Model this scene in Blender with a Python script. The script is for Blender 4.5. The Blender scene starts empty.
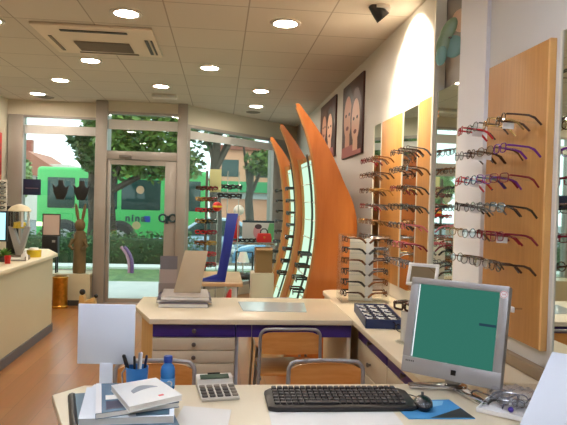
import bpy, bmesh, math, random
from mathutils import Matrix, Vector
from math import sin, cos, pi, radians, tan, atan2
random.seed(7)
S = bpy.context.scene
COL = S.collection

# ------------------------------------------------------------------ helpers
def lin(c):
    return tuple(((v/255)/12.92 if v/255 <= .04045 else ((v/255+.055)/1.055)**2.4) for v in c)

class MB:
    """collects shapes into one mesh"""
    def __init__(s): s.bm = bmesh.new(); s.mi = 0
    def mat(s, i): s.mi = i; return s
    def add(s, vs, fs):
        bv = [s.bm.verts.new(v) for v in vs]
        for f in fs:
            try:
                q = s.bm.faces.new([bv[i] for i in f]); q.material_index = s.mi
            except ValueError: pass
        return bv
    def box(s, x0, x1, y0, y1, z0, z1, bev=0, M=None, seg=2):
        t = bmesh.new()
        vs = [t.verts.new(v) for v in ((x0,y0,z0),(x1,y0,z0),(x1,y1,z0),(x0,y1,z0),(x0,y0,z1),(x1,y0,z1),(x1,y1,z1),(x0,y1,z1))]
        for f in ((3,2,1,0),(4,5,6,7),(0,1,5,4),(1,2,6,5),(2,3,7,6),(3,0,4,7)): t.faces.new([vs[i] for i in f])
        if bev > 0: bmesh.ops.bevel(t, geom=list(t.edges), offset=bev, segments=seg, affect='EDGES', profile=.5)
        s._merge(t, M); return s
    def _merge(s, t, M=None):
        t.verts.ensure_lookup_table(); t.verts.index_update()
        s.add([(M @ v.co if M else v.co.copy()) for v in t.verts], [[v.index for v in f.verts] for f in t.faces])
        t.free()
    def prism(s, poly, axis, a, b, bev=0, M=None):
        """polygon in the two other axes, extruded from a to b along axis"""
        def pt(p, h):
            return {'z': (p[0],p[1],h), 'y': (p[0],h,p[1]), 'x': (h,p[0],p[1])}[axis]
        t = bmesh.new(); n = len(poly)
        lo = [t.verts.new(pt(p,a)) for p in poly]; hi = [t.verts.new(pt(p,b)) for p in poly]
        t.faces.new(lo); t.faces.new(hi)
        for i in range(n): t.faces.new([lo[i], lo[(i+1)%n], hi[(i+1)%n], hi[i]])
        bmesh.ops.recalc_face_normals(t, faces=t.faces)
        if bev > 0: bmesh.ops.bevel(t, geom=list(t.edges), offset=bev, segments=2, affect='EDGES', profile=.5)
        s._merge(t, M); return s
    def cyl(s, p0, p1, r0, r1=None, n=16):
        r1 = r0 if r1 is None else r1
        return s.tube([p0, p1], [r0, r1], n)
    def tube(s, pts, r, n=8, closed=False, flat=1.0):
        P = [Vector(p) for p in pts]; m = len(P)
        R = r if isinstance(r, (list, tuple)) else [r]*m
        up = None; rings = []
        for i in range(m):
            if closed: t = P[(i+1)%m]-P[i-1]
            elif i == 0: t = P[1]-P[0]
            elif i == m-1: t = P[-1]-P[-2]
            else: t = (P[i+1]-P[i]).normalized()+(P[i]-P[i-1]).normalized()
            t.normalize()
            if up is None:
                a = Vector((0,0,1)) if abs(t.z) < .9 else Vector((1,0,0))
                up = (a-t*a.dot(t)).normalized()
            else:
                up = up-t*up.dot(t)
                if up.length < 1e-6: up = t.orthogonal()
                up.normalize()
            sd = t.cross(up)
            rings.append([P[i]+(up*cos(2*pi*k/n)*flat+sd*sin(2*pi*k/n))*R[i] for k in range(n)])
        vs = [v for rg in rings for v in rg]; fs = []
        for i in range(m if closed else m-1):
            j = (i+1) % m
            for k in range(n): fs.append([i*n+k, j*n+k, j*n+(k+1)%n, i*n+(k+1)%n])
        if not closed:
            fs.append(list(range(n))); fs.append([(m-1)*n+k for k in reversed(range(n))])
        s.add(vs, fs); return s
    def lathe(s, prof, n=24, c=(0,0,0), M=None, cap=True):
        vs = []; fs = []
        for r, z in prof:
            for k in range(n):
                v = Vector((c[0]+r*cos(2*pi*k/n), c[1]+r*sin(2*pi*k/n), c[2]+z)); vs.append(M @ v if M else v)
        for i in range(len(prof)-1):
            for k in range(n): fs.append([i*n+k, i*n+(k+1)%n, (i+1)*n+(k+1)%n, (i+1)*n+k])
        if cap and prof[0][0] > 1e-5: fs.append([k for k in reversed(range(n))])
        if cap and prof[-1][0] > 1e-5: fs.append([(len(prof)-1)*n+k for k in range(n)])
        s.add(vs, fs); return s
    def ball(s, c, rx, ry=None, rz=None, n=16, m=10, M=None):
        ry = ry or rx; rz = rz or rx; vs = []; fs = []
        for i in range(m+1):
            th = pi*i/m
            for k in range(n):
                v = Vector((c[0]+rx*sin(th)*cos(2*pi*k/n), c[1]+ry*sin(th)*sin(2*pi*k/n), c[2]-rz*cos(th)))
                vs.append(M @ v if M else v)
        for i in range(m):
            for k in range(n): fs.append([i*n+k, i*n+(k+1)%n, (i+1)*n+(k+1)%n, (i+1)*n+k])
        s.add(vs, fs); return s
    def quad(s, a, b, c, d): s.add([a,b,c,d], [[0,1,2,3]]); return s
    def mesh(s, name, mats, smooth=40):
        bm = s.bm
        bmesh.ops.remove_doubles(bm, verts=bm.verts, dist=1e-5) if len(bm.verts) < 30000 else None
        if len(bm.faces) < 30000: bmesh.ops.recalc_face_normals(bm, faces=bm.faces)
        me = bpy.data.meshes.new(name); bm.to_mesh(me); bm.free()
        for m in (mats if isinstance(mats, (list,tuple)) else [mats]): me.materials.append(m)
        if smooth:
            me.shade_smooth(); me.set_sharp_from_angle(angle=radians(smooth))
        return me
    def build(s, name, mats, parent=None, loc=(0,0,0), rot=(0,0,0), smooth=40):
        o = bpy.data.objects.new(name, s.mesh(name, mats, smooth)); COL.objects.link(o)
        o.location = loc; o.rotation_euler = rot
        if parent: o.parent = parent
        return o

def tag(o, label=None, cat=None, group=None, kind=None):
    if label: o['label'] = label
    if cat: o['category'] = cat
    if group: o['group'] = group
    if kind: o['kind'] = kind
    return o
def thing(name, label, cat, loc=(0,0,0), rz=0, group=None, rx=0):
    o = bpy.data.objects.new(name, None); COL.objects.link(o); o.empty_display_size = .1
    o.location = loc; o.rotation_euler = (rx,0,rz)
    return tag(o, label, cat, group)
KIDS = {}
def copy_tree(o, parent=None):
    c = o.copy(); COL.objects.link(c)
    if parent: c.parent = parent
    for ch in [k for k in bpy.data.objects if k.parent == o]: copy_tree(ch, c)
    return c
def copy_thing(o, kids, loc, rot, label, group=None):
    c = o.copy(); COL.objects.link(c); c.location = loc; c.rotation_euler = rot; c['label'] = label
    if group: c['group'] = group
    for k in kids:
        d = k.copy(); COL.objects.link(d); d.parent = c
    return c
def struct(mb, name, mats, smooth=40): return tag(mb.build(name, mats, smooth=smooth), kind='structure')

# ---------------------------------------------------------------- materials
def newmat(name):
    m = bpy.data.materials.new(name); m.use_nodes = True
    nt = m.node_tree; return m, nt, nt.nodes['Principled BSDF']
def pbr(name, c, rough=.5, metal=0, spec=.5, alpha=1, var=0, vscale=8, coat=0, bump=0, bscale=60):
    m, nt, b = newmat(name)
    b.inputs['Base Color'].default_value = (*lin(c),1); b.inputs['Roughness'].default_value = rough
    b.inputs['Metallic'].default_value = metal; b.inputs['Specular IOR Level'].default_value = spec
    b.inputs['Alpha'].default_value = alpha; b.inputs['Coat Weight'].default_value = coat
    if var or bump:
        tc = nt.nodes.new('ShaderNodeTexCoord')
    if var:
        n = nt.nodes.new('ShaderNodeTexNoise'); n.inputs['Scale'].default_value = vscale; n.inputs['Detail'].default_value = 4
        nt.links.new(tc.outputs['Object'], n.inputs['Vector'])
        r = nt.nodes.new('ShaderNodeValToRGB')
        l = lin(c)
        r.color_ramp.elements[0].position = .3; r.color_ramp.elements[1].position = .7
        r.color_ramp.elements[0].color = (*[v*(1-var) for v in l],1); r.color_ramp.elements[1].color = (*[min(1,v*(1+var)) for v in l],1)
        nt.links.new(n.outputs['Fac'], r.inputs['Fac']); nt.links.new(r.outputs['Color'], b.inputs['Base Color'])
    if bump:
        n2 = nt.nodes.new('ShaderNodeTexNoise'); n2.inputs['Scale'].default_value = bscale
        nt.links.new(tc.outputs['Object'], n2.inputs['Vector'])
        bp = nt.nodes.new('ShaderNodeBump'); bp.inputs['Strength'].default_value = bump; bp.inputs['Distance'].default_value = .01
        nt.links.new(n2.outputs['Fac'], bp.inputs['Height']); nt.links.new(bp.outputs['Normal'], b.inputs['Normal'])
    return m
def wood(name, c1, c2, rough=.4, scale=(40,40,3), coat=0):
    """fine grain running along the axis with the small scale"""
    m, nt, b = newmat(name)
    tc = nt.nodes.new('ShaderNodeTexCoord'); mp = nt.nodes.new('ShaderNodeMapping'); mp.inputs['Scale'].default_value = scale
    n = nt.nodes.new('ShaderNodeTexNoise'); n.inputs['Scale'].default_value = 1; n.inputs['Detail'].default_value = 6; n.inputs['Roughness'].default_value = .6
    r = nt.nodes.new('ShaderNodeValToRGB'); r.color_ramp.elements[0].position = .3; r.color_ramp.elements[1].position = .7
    r.color_ramp.elements[0].color = (*lin(c1),1); r.color_ramp.elements[1].color = (*lin(c2),1)
    nt.links.new(tc.outputs['Object'], mp.inputs['Vector']); nt.links.new(mp.outputs['Vector'], n.inputs['Vector'])
    nt.links.new(n.outputs['Fac'], r.inputs['Fac']); nt.links.new(r.outputs['Color'], b.inputs['Base Color'])
    b.inputs['Roughness'].default_value = rough; b.inputs['Coat Weight'].default_value = coat; b.inputs['Coat Roughness'].default_value = .15
    return m
def emit(name, c, s):
    m = bpy.data.materials.new(name); m.use_nodes = True; nt = m.node_tree
    nt.nodes.remove(nt.nodes['Principled BSDF'])
    e = nt.nodes.new('ShaderNodeEmission'); e.inputs['Color'].default_value = (*lin(c),1); e.inputs['Strength'].default_value = s
    nt.links.new(e.outputs[0], nt.nodes['Material Output'].inputs['Surface']); return m
def glass(name, tint=(255,255,255), refl=.06, rough=.02):
    """thin pane: lets light straight through and mirrors a little"""
    m = bpy.data.materials.new(name); m.use_nodes = True; nt = m.node_tree
    nt.nodes.remove(nt.nodes['Principled BSDF'])
    t = nt.nodes.new('ShaderNodeBsdfTransparent'); t.inputs['Color'].default_value = (*lin(tint),1)
    g = nt.nodes.new('ShaderNodeBsdfGlossy'); g.inputs['Roughness'].default_value = rough
    f = nt.nodes.new('ShaderNodeLayerWeight'); f.inputs['Blend'].default_value = .25
    mul = nt.nodes.new('ShaderNodeMath'); mul.operation = 'MULTIPLY_ADD'; mul.inputs[1].default_value = .14; mul.inputs[2].default_value = refl
    nt.links.new(f.outputs['Fresnel'], mul.inputs[0])
    x = nt.nodes.new('ShaderNodeMixShader'); nt.links.new(mul.outputs[0], x.inputs['Fac'])
    nt.links.new(t.outputs[0], x.inputs[1]); nt.links.new(g.outputs[0], x.inputs[2])
    nt.links.new(x.outputs[0], nt.nodes['Material Output'].inputs['Surface']); return m
def floor_mat():
    m, nt, b = newmat('laminate')
    tc = nt.nodes.new('ShaderNodeTexCoord'); mp = nt.nodes.new('ShaderNodeMapping'); mp.inputs['Rotation'].default_value = (0,0,radians(90))
    br = nt.nodes.new('ShaderNodeTexBrick'); br.inputs['Scale'].default_value = 1; br.inputs['Brick Width'].default_value = 1.2; br.inputs['Row Height'].default_value = .19
    br.inputs['Mortar Size'].default_value = .0012; br.offset = .37
    br.inputs['Color1'].default_value = (*lin((176,118,66)),1); br.inputs['Color2'].default_value = (*lin((158,101,54)),1); br.inputs['Mortar'].default_value = (*lin((96,58,30)),1)
    mp2 = nt.nodes.new('ShaderNodeMapping'); mp2.inputs['Scale'].default_value = (30,2,1)
    n = nt.nodes.new('ShaderNodeTexNoise'); n.inputs['Scale'].default_value = 1; n.inputs['Detail'].default_value = 5
    mx = nt.nodes.new('ShaderNodeMix'); mx.data_type = 'RGBA'; mx.blend_type = 'MULTIPLY'; mx.inputs[0].default_value = .35
    nt.links.new(tc.outputs['Object'], mp.inputs['Vector']); nt.links.new(mp.outputs['Vector'], br.inputs['Vector'])
    nt.links.new(tc.outputs['Object'], mp2.inputs['Vector']); nt.links.new(mp2.outputs['Vector'], n.inputs['Vector'])
    nt.links.new(br.outputs['Color'], mx.inputs[6]); nt.links.new(n.outputs['Color'], mx.inputs[7]); nt.links.new(mx.outputs[2], b.inputs['Base Color'])
    b.inputs['Roughness'].default_value = .28; b.inputs['Specular IOR Level'].default_value = .5
    return m
def ceil_mat(x0, y0, p):
    """cream ceiling tiles with a thin darker joint grid"""
    m, nt, b = newmat('ceiling_tile')
    tc = nt.nodes.new('ShaderNodeTexCoord'); mp = nt.nodes.new('ShaderNodeMapping'); mp.inputs['Location'].default_value = (-x0, -y0, 0)
    br = nt.nodes.new('ShaderNodeTexBrick'); br.offset = 0; br.inputs['Scale'].default_value = 1; br.inputs['Brick Width'].default_value = p; br.inputs['Row Height'].default_value = p
    br.inputs['Mortar Size'].default_value = .006; br.inputs['Mortar Smooth'].default_value = .3
    br.inputs['Color1'].default_value = (*lin((206,197,182)),1); br.inputs['Color2'].default_value = (*lin((200,191,176)),1); br.inputs['Mortar'].default_value = (*lin((160,150,134)),1)
    nt.links.new(tc.outputs['Object'], mp.inputs['Vector']); nt.links.new(mp.outputs['Vector'], br.inputs['Vector']); nt.links.new(br.outputs['Color'], b.inputs['Base Color'])
    b.inputs['Roughness'].default_value = .8; return m
def leafmat(name, c1, c2, sc=1.2):
    m, nt, b = newmat(name)
    tc = nt.nodes.new('ShaderNodeTexCoord'); n = nt.nodes.new('ShaderNodeTexNoise'); n.inputs['Scale'].default_value = sc; n.inputs['Detail'].default_value = 8
    r = nt.nodes.new('ShaderNodeValToRGB'); r.color_ramp.elements[0].position = .35; r.color_ramp.elements[1].position = .65
    r.color_ramp.elements[0].color = (*lin(c1),1); r.color_ramp.elements[1].color = (*lin(c2),1)
    nt.links.new(tc.outputs['Object'], n.inputs['Vector']); nt.links.new(n.outputs['Fac'], r.inputs['Fac']); nt.links.new(r.outputs['Color'], b.inputs['Base Color'])
    b.inputs['Roughness'].default_value = .6; b.inputs['Subsurface Weight'].default_value = 0
    return m

M = {}
M['floor'] = floor_mat()
M['ceiling'] = ceil_mat(-.41, 3.95, .5625)
M['wall'] = pbr('wall_paint', (216,212,205), .75)
M['wallcream'] = pbr('cream_paint', (212,204,184), .7)
M['wallshade'] = pbr('shaded_wall_paint', (158,150,140), .7)  # darker tone paints in the shade beside the spotlit wall
M['pilaster'] = pbr('white_paint', (232,230,230), .6)
M['whiteframe'] = pbr('white_lacquer', (228,222,205), .4)
M['desk'] = pbr('desk_laminate', (230,216,186), .35, var=.03, vscale=3)
M['cream'] = pbr('cream_laminate', (216,204,172), .4)
M['drawer'] = pbr('drawer_laminate', (212,198,168), .4)
M['purple'] = pbr('purple_laminate', (62,44,122), .35)
M['plinth'] = pbr('grey_plinth', (96,90,96), .5)
M['aluminium'] = pbr('facade_aluminium', (166,158,150), .45, metal=.25)
M['knob'] = pbr('knob_metal', (120,116,110), .35, metal=.8)
M['tube'] = pbr('grey_tube', (160,158,156), .35, metal=.3)
M['chairwood'] = wood('chair_plywood', (202,132,62), (220,156,86), .35, (4,40,40), coat=.3)
M['panelwood'] = wood('panel_beech', (180,122,58), (196,138,70), .45, (40,60,3))
M['paneledge'] = pbr('panel_edge', (222,172,104), .5)
M['fin'] = wood('fin_veneer', (190,106,42), (206,124,58), .3, (14,14,2), coat=.4)
M['fintrim'] = wood('fin_trim', (176,118,60), (196,140,80), .4, (30,30,3))
M['sidewood'] = wood('yellow_wood', (206,160,92), (218,176,110), .45, (30,30,3))
M['mirror'] = pbr('mirror_silver', (225,232,226), .02, metal=1)
M['glass'] = glass('window_glass', (232,244,240), .05)
M['acrylic'] = glass('clear_acrylic', (250,252,252), .06)
M['lens'] = glass('spectacle_lens', (235,240,240), .05)
M['palegrey'] = pbr('pale_strip', (206,204,200), .6)
M['glow'] = emit('backlit_panel', (206,248,214), .50)
M['lamp'] = emit('lamp_diffuser', (255,240,222), 170)
M['lampcool'] = emit('unseen_cool_lamp', (228,236,255), 250)  # cool tint for unseen near lamps, added to turn the desk light bluish
M['bulb'] = emit('spot_bulb', (255,236,200), 30)
M['ring'] = pbr('white_ring', (215,208,196), .4)
M['black'] = pbr('black_plastic', (26,25,27), .4)
M['blackgloss'] = pbr('black_gloss', (14,14,16), .15)
M['darkgrey'] = pbr('dark_grey', (66,62,58), .6)
M['grille'] = pbr('grille_grey', (128,118,104), .7)
M['silver'] = pbr('silver_plastic', (166,164,162), .35, metal=.35)
M['chrome'] = pbr('chrome', (205,205,208), .15, metal=1)
M['screen'] = emit('monitor_screen', (58,126,110), .36)
M['screenlit'] = emit('monitor_edge_line', (236,240,246), .5)
M['screenmark'] = emit('monitor_mark', (52,84,98), .28)
M['white'] = pbr('white_plastic', (236,236,234), .45)
M['card'] = pbr('white_card', (222,230,240), .6)
M['paper'] = pbr('paper', (232,230,222), .7)
M['red'] = pbr('red', (196,28,24), .4)
M['blue'] = pbr('royal_blue', (38,54,150), .35)
M['blueplastic'] = pbr('blue_plastic', (62,132,204), .3)
M['navy'] = pbr('navy', (24,32,66), .45)
M['gold'] = pbr('gold', (206,150,60), .3, metal=.9, var=.25, vscale=18)
M['yellow'] = pbr('yellow', (222,190,40), .5)
M['cardboard'] = pbr('cardboard', (150,112,72), .8)
# -------------------------------------------------------------- the setting
H = 2.70; XR = 1.25; XL = -2.88; YB = -2.2
PLAN = [(XL,YB),(XR,YB),(XR,9.95),(-.47,8.15),(-1.67,8.15),(-1.67,8.35),(XL,8.35)]
struct(MB().prism(PLAN, 'z', -.08, 0), 'floor', M['floor'])
struct(MB().prism(PLAN, 'z', H, H+.1), 'ceiling', M['ceiling'])
w = MB(); w.box(XR,XR+.12,YB,3.0,0,H); w.box(XR,XR+.12,3.36,9.95,0,H); w.box(XR+.05,XR+.12,3.0,3.36,0,H)
struct(w, 'wall_right', M['wall'])
struct(MB().box(XL-.12,XL,YB,8.35,0,H), 'wall_left', M['wallcream'])
struct(MB().box(XL,XR,YB-.12,YB,0,H), 'wall_back', M['wallcream'])
w = MB(); w.box(XR+.035,XR+.05,3.0,3.36,.75,H); struct(w, 'wall_recess', M['wallshade'])
struct(MB().box(XR-.02,XR+.02,2.69,3.0,0,H), 'wall_pilaster', M['pilaster'])
w = MB(); w.box(XR-.035,XR+.03,3.335,3.36,.75,H); struct(w, 'trim_1', M['whiteframe'])
# facade
fm = M['aluminium']
w = MB(); w.box(XL,-1.67,8.3,8.42,2.50,H); w.box(-1.67,-.47,8.08,8.2,2.55,H)
DA = Vector((-.47,8.13,0)); DB = Vector((1.25,9.93,0)); DD = (DB-DA).normalized(); DN = Vector((DD.y,-DD.x,0))
def diag(mb, s0, s1, z0, z1, t0=0., t1=.1, bev=0):
    """box along the slanting part of the shopfront"""
    Mx = Matrix(((DD.x,-DN.x,0,DA.x),(DD.y,-DN.y,0,DA.y),(0,0,1,0),(0,0,0,1)))
    mb.box(s0,s1,t0,t1,z0,z1,bev,Mx); return mb
DL = (DB-DA).length
diag(w, 0, DL, 2.44, H)
struct(w, 'wall_front', M['wallcream'])
w = MB(); w.box(XL,-1.67,8.3,8.42,0,.38); diag(w,0,DL,0,.14); struct(w, 'wall_front_lower', M['wallcream'])
w = MB(); w.box(XL,-1.67,8.05,8.3,.385,.41); struct(w, 'trim_2', M['cream'])      # ledge inside the window
w = MB(); w.box(XL,-1.67,8.05,8.075,0,.385); struct(w, 'wall_front_ledge', M['cream'])
w = MB(); w.box(-2.55,-1.67,8.03,8.05,0,.07); struct(w, 'baseboard_front', M['darkgrey'])
# window_1
r = tag(thing('window_1', None, None, (0,0,0)), kind='structure')
f = MB(); f.box(-2.86,-2.665,8.27,8.42,.38,2.5,.006); f.box(-2.665,-1.67,8.30,8.36,.38,.42); f.box(-2.665,-1.67,8.30,8.36,2.47,2.5); f.box(-1.71,-1.67,8.27,8.38,.38,2.5)
f.build('window_frame', fm, r)
MB().box(-2.665,-1.71,8.325,8.335,.42,2.47).build('pane', M['glass'], r)
MB().box(-2.66,-1.715,8.316,8.324,2.25,2.37).build('pale_strip', M['palegrey'], r)  # opaque pale band laid across the pane, below its top
# door_1
r = tag(thing('door_1', None, None, (0,0,0)), kind='structure')
f = MB(); f.box(-1.67,-1.52,8.03,8.35,0,H,.008); f.box(-.6,-.47,8.03,8.25,0,H,.008); f.box(-1.52,-.6,8.05,8.18,1.93,2.04,.005); f.box(-1.52,-.6,8.05,8.18,2.53,2.56)
f.build('door_frame', fm, r)
f = MB(); f.box(-1.515,-1.47,8.08,8.13,.01,1.925,.004); f.box(-.755,-.605,8.08,8.13,.01,1.925,.004); f.box(-1.47,-.755,8.08,8.13,.01,.065); f.box(-1.47,-.755,8.08,8.13,1.86,1.925)
lf = f.build('door_leaf', fm, r)
MB().box(-1.47,-.755,8.1,8.11,.065,1.86).build('pane', M['glass'], lf)
MB().box(-1.52,-.6,8.1,8.11,2.04,2.53).build('pane', M['glass'], r)
MB().box(-1.515,-.605,8.09,8.099,2.33,2.46).build('pale_strip', M['palegrey'], r)
f = MB(); f.box(-1.36,-1.2,8.02,8.06,1.945,1.985,.006); f.tube([(-1.28,8.03,1.93),(-1.1,8.0,1.925),(-.95,8.05,1.915)],.008); f.build('door_closer', M['knob'], r)
# window_2, along the slanting front
r = tag(thing('window_2', None, None, (0,0,0)), kind='structure')
f = MB(); diag(f,0,.05,.14,2.44); diag(f,1.86,1.96,.14,2.44,-.02,.1); diag(f,1.96,DL,.14,2.44); diag(f,.05,1.86,.14,.19); diag(f,.05,1.86,2.40,2.44)
f.build('window_frame', fm, r)
diag(MB(),.05,1.86,.19,2.40,.03,.04).build('pane', M['glass'], r)
diag(MB(),.06,1.85,2.25,2.36,.02,.028).build('pale_strip', M['palegrey'], r)
# backsplash along the right wall
w = MB(); w.box(XR-.035,XR,.9,2.68,.751,.80,.004); struct(w, 'trim_3', pbr('backsplash',(146,124,98),.5))

# ------------------------------------------------------------ ceiling items
def downlight(x, y, label, cool=False):
    t = thing('downlight', label, 'ceiling light', (x,y,H), 0, 'recessed round ceiling lights')
    MB().lathe([(.082,-.001),(.082,-.008),(.098,-.012),(.112,-.008),(.114,-.0005)],28).build('ring', M['ring'], t)
    MB().lathe([(0,-.004),(.082,-.004)],28).build('diffuser', M['lampcool'] if cool else M['lamp'], t)
DLS = [(-.69,4.24,'round recessed ceiling light just in front of the air conditioner, big and bright'),
 (.43,4.25,'round recessed ceiling light over the mid counter, ahead of the tall orange fin'),
 (-.14,5.80,'round recessed ceiling light above the blue stand table, between fins and air conditioner'),
 (-1.255,5.75,'round recessed ceiling light just behind the air conditioner'),
 (-1.80,6.78,'round recessed ceiling light, third from the front window above the reception counter end'),
 (-2.33,7.75,'round recessed ceiling light beside the front window, above the window ledge'),
 (-.71,6.86,'round recessed ceiling light in front of the emergency light by the door'),
 (.43,6.86,'round recessed ceiling light over the tip of the middle orange fin'),
 (.44,7.95,'round recessed ceiling light beside the small ceiling vent near the slanting window'),
 (-1.745,4.6,'round recessed ceiling light over the reception counter, cut by the picture edge'),
 (-.69,1.6,'unseen cool ceiling light above the near desk'), (.43,1.6,'unseen cool ceiling light above the near desk monitor'),
 (-1.8,2.4,'round recessed ceiling light over the near end of the reception counter'), (-.13,.2,'unseen cool ceiling light above the staff seat'),
 (-1.3,-.8,'unseen cool ceiling light by the rear wall'),(.7,-.6,'unseen cool ceiling light by the rear wall beside the mirror side')]
for a in DLS: downlight(*a, cool=a[1] < 2.0)
t = thing('air_conditioner', 'cream ceiling cassette air conditioner with grey grille and dark air slots', 'air conditioner', (-1.0,4.98,H))
MB().box(-.45,.45,-.42,.42,-.026,0,.012).build('panel', pbr('ac_cream',(222,208,186),.6), t)
g = MB(); g.box(-.22,.22,-.02,.27,-.034,-.028)
for i in range(14): g.box(-.22,.22,-.015+i*.0205,-.005+i*.0205,-.038,-.033)
g.build('grille', M['grille'], t)
sl = MB().box(-.25,.25,-.34,-.30,-.034,-.028).build('air_slot', M['darkgrey'], t)
MB().box(-.25,.25,.33,.36,-.034,-.028).build('air_slot', M['grille'], t)
MB().box(.36,.385,-.15,.30,-.034,-.028).build('air_slot', M['darkgrey'], t)
MB().box(.405,.42,-.15,.30,-.034,-.028).build('air_slot', M['darkgrey'], t)
MB().box(-.385,-.36,-.15,.30,-.034,-.028).build('air_slot', M['grille'], t)
t = thing('emergency_light', 'small white emergency light with two lamp windows on the ceiling before the door', 'emergency light', (-.72,7.4,H))
MB().box(-.15,.15,-.05,.05,-.05,0,.01).build('housing', M['ring'], t)
for x in (-.08,.08): MB().box(x-.045,x+.045,-.055,-.048,-.04,-.012,.003).build('lens', M['palegrey'], t)
for x,y,l in ((-2.30,8.0,'round dark ceiling vent in the corner above the front window ledge'),(.43,8.5,'round dark ceiling vent above the slanting window')):
    t = thing('ceiling_vent', l, 'vent', (x,y,H), 0)
    MB().lathe([(0,-.012),(.07,-.012),(.10,-.006),(.105,0)],24).build('disc', M['grille'], t)
    MB().lathe([(.045,-.014),(.06,-.014)],24,cap=False).build('slot', M['darkgrey'], t)
# track spot washing the wall
t = thing('spotlight', 'black ceiling spotlight with a bright bulb turned to the wall', 'spotlight', (1.01,3.76,H))
MB().lathe([(.05,0),(.05,-.02),(0,-.02)],20).build('mount', M['ring'], t)
MB().cyl((0,0,-.02),(0,0,-.04),.01).build('stem', M['black'], t)
dv = Vector((.50,.05,-.55)).normalized(); Q = dv.to_track_quat('Z','Y').to_matrix().to_4x4(); Q.translation = Vector((-.02,.02,-.035))
MB().lathe([(.02,-.07),(.034,-.065),(.045,0),(.05,.05),(.044,.05),(.04,.03),(0,.028)],20,M=Q).build('lamp_head', M['black'], t)
MB().lathe([(0,.046),(.041,.046)],20,M=Q).build('bulb', M['bulb'], t)
L = bpy.data.lights.new('spot_beam','SPOT'); L.energy = 75; L.color = (1,.86,.66); L.spot_size = radians(118); L.spot_blend = .55; L.shadow_soft_size = .03
lo = bpy.data.objects.new('spot_beam', L); COL.objects.link(lo); lo.parent = t; lo.location = Q.translation+dv*.07; lo.rotation_euler = dv.to_track_quat('-Z','Y').to_euler()

# ------------------------------------------------------- counters and desks
Z = .75
near = thing('desk', 'cream laminate desk in front carrying keyboard, calculator and monitor', 'desk', (0,0,0))
MB().prism([(-.20,.9),(XR-.002,.9),(XR-.002,2.10),(-.455,2.10),(-.535,2.0),(-.43,1.72),(-.24,1.22)],'z',Z-.03,Z,.004).build('desktop', M['desk'], near)
MB().box(-.41,-.38,1.72,2.04,0,Z-.03).build('side_panel', M['cream'], near)
MB().box(.9,1.2,.95,1.3,0,Z-.03).build('pedestal', M['cream'], near)
mid = thing('counter_top', 'cream counter top with purple front edge and chamfered end, across the shop', 'counter', (0,0,0))
MB().prism([(-.37,3.27),(.76,3.27),(.76,4.02),(-.50,4.02),(-.50,3.66)],'z',Z-.03,Z,.004).build('top', M['desk'], mid)
a = MB(); a.box(.105,.19,3.30,3.33,.645,Z-.03); a.box(.193,.76,3.30,3.33,.645,Z-.03); a.build('apron', M['purple'], mid)
MB().box(.74,.76,3.31,3.9,0,Z-.03).build('support_panel', M['cream'], mid)
MB().box(.105,.12,3.34,3.95,0,Z-.03).build('side_panel', pbr('panel_pale',(206,210,216),.35), mid)
cab = thing('drawer_cabinet', 'drawer cabinet under the chamfered counter end, purple top drawer over cream drawers', 'cabinet', (0,0,0))
MB().prism([(-.35,3.33),(.10,3.33),(.10,3.95),(-.46,3.95),(-.46,3.66)],'z',0,Z-.03,.003).build('body', M['sidewood'], cab)
for i,(z0,z1) in enumerate([(.645,.718),(.572,.640),(.500,.567),(.428,.495),(.356,.423),(.284,.351),(.212,.279),(.05,.207)]):
    d = MB().box(-.355,.10,3.30,3.328,z0,z1,.003).build('drawer', M['purple'] if i==0 else M['drawer'], cab)
    if i < 7: MB().lathe([(.0,0),(.006,0),(.006,.012),(.012,.014),(.012,.022),(0,.026)],14,M=Matrix.Translation((-.128,3.30,(z0+z1)/2)) @ Matrix.Rotation(radians(90),4,'X')).build('knob', M['knob'], d)
rct = thing('side_counter', 'long cream counter top along the side wall with rounded far end and purple edge', 'counter', (0,0,0))
arc = [(.78+.09-.09*cos(k*pi/12), 4.36+.09*sin(k*pi/12)) for k in range(7)]
MB().prism([(.762,2.102),(XR-.002,2.102),(XR-.002,4.45)]+arc[::-1]+[(.78,4.03),(.762,4.02)],'z',Z-.03,Z,.004).build('top', M['desk'], rct)
MB().box(.80,1.2,3.95,4.40,0,Z-.03).build('end_panel', M['cream'], rct)
cab = thing('drawer_cabinet', 'drawer cabinet along the side wall behind the desk, purple drawers above cream ones', 'cabinet', (0,0,0))
MB().box(.83,XR-.005,2.15,3.9,0,Z-.03).build('body', M['cream'], cab)
for (y0,y1) in ((2.16,2.70),(2.71,3.29)):
    for i,(z0,z1) in enumerate([(.645,.718),(.50,.640),(.355,.495),(.21,.350),(.06,.205)]):
        d = MB().box(.80,.828,y0,y1,z0,z1,.003).build('drawer', M['purple'] if i==0 else M['drawer'], cab)
        MB().lathe([(.0,0),(.006,0),(.006,.012),(.012,.014),(.012,.022),(0,.026)],14,M=Matrix.Translation((.80,(y0+y1)/2,(z0+z1)/2)) @ Matrix.Rotation(radians(-90),4,'Y')).build('knob', M['knob'], d)
rc = thing('reception_counter', 'long cream reception counter with grey plinth along the open floor', 'counter', (0,0,0))
MB().prism([(-2.55,2.4),(-1.69,2.4),(-1.69,6.42),(-1.93,6.95),(-2.55,6.95)],'z',.775,.81,.005).build('top', M['desk'], rc)
MB().prism([(-2.5,2.45),(-1.73,2.45),(-1.73,6.38),(-1.95,6.88),(-2.5,6.88)],'z',.08,.775).build('front_panel', M['cream'], rc)
MB().prism([(-2.47,2.5),(-1.715,2.5),(-1.715,6.37),(-1.94,6.87),(-2.47,6.87)],'z',0,.08).build('plinth', M['plinth'], rc)

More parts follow.
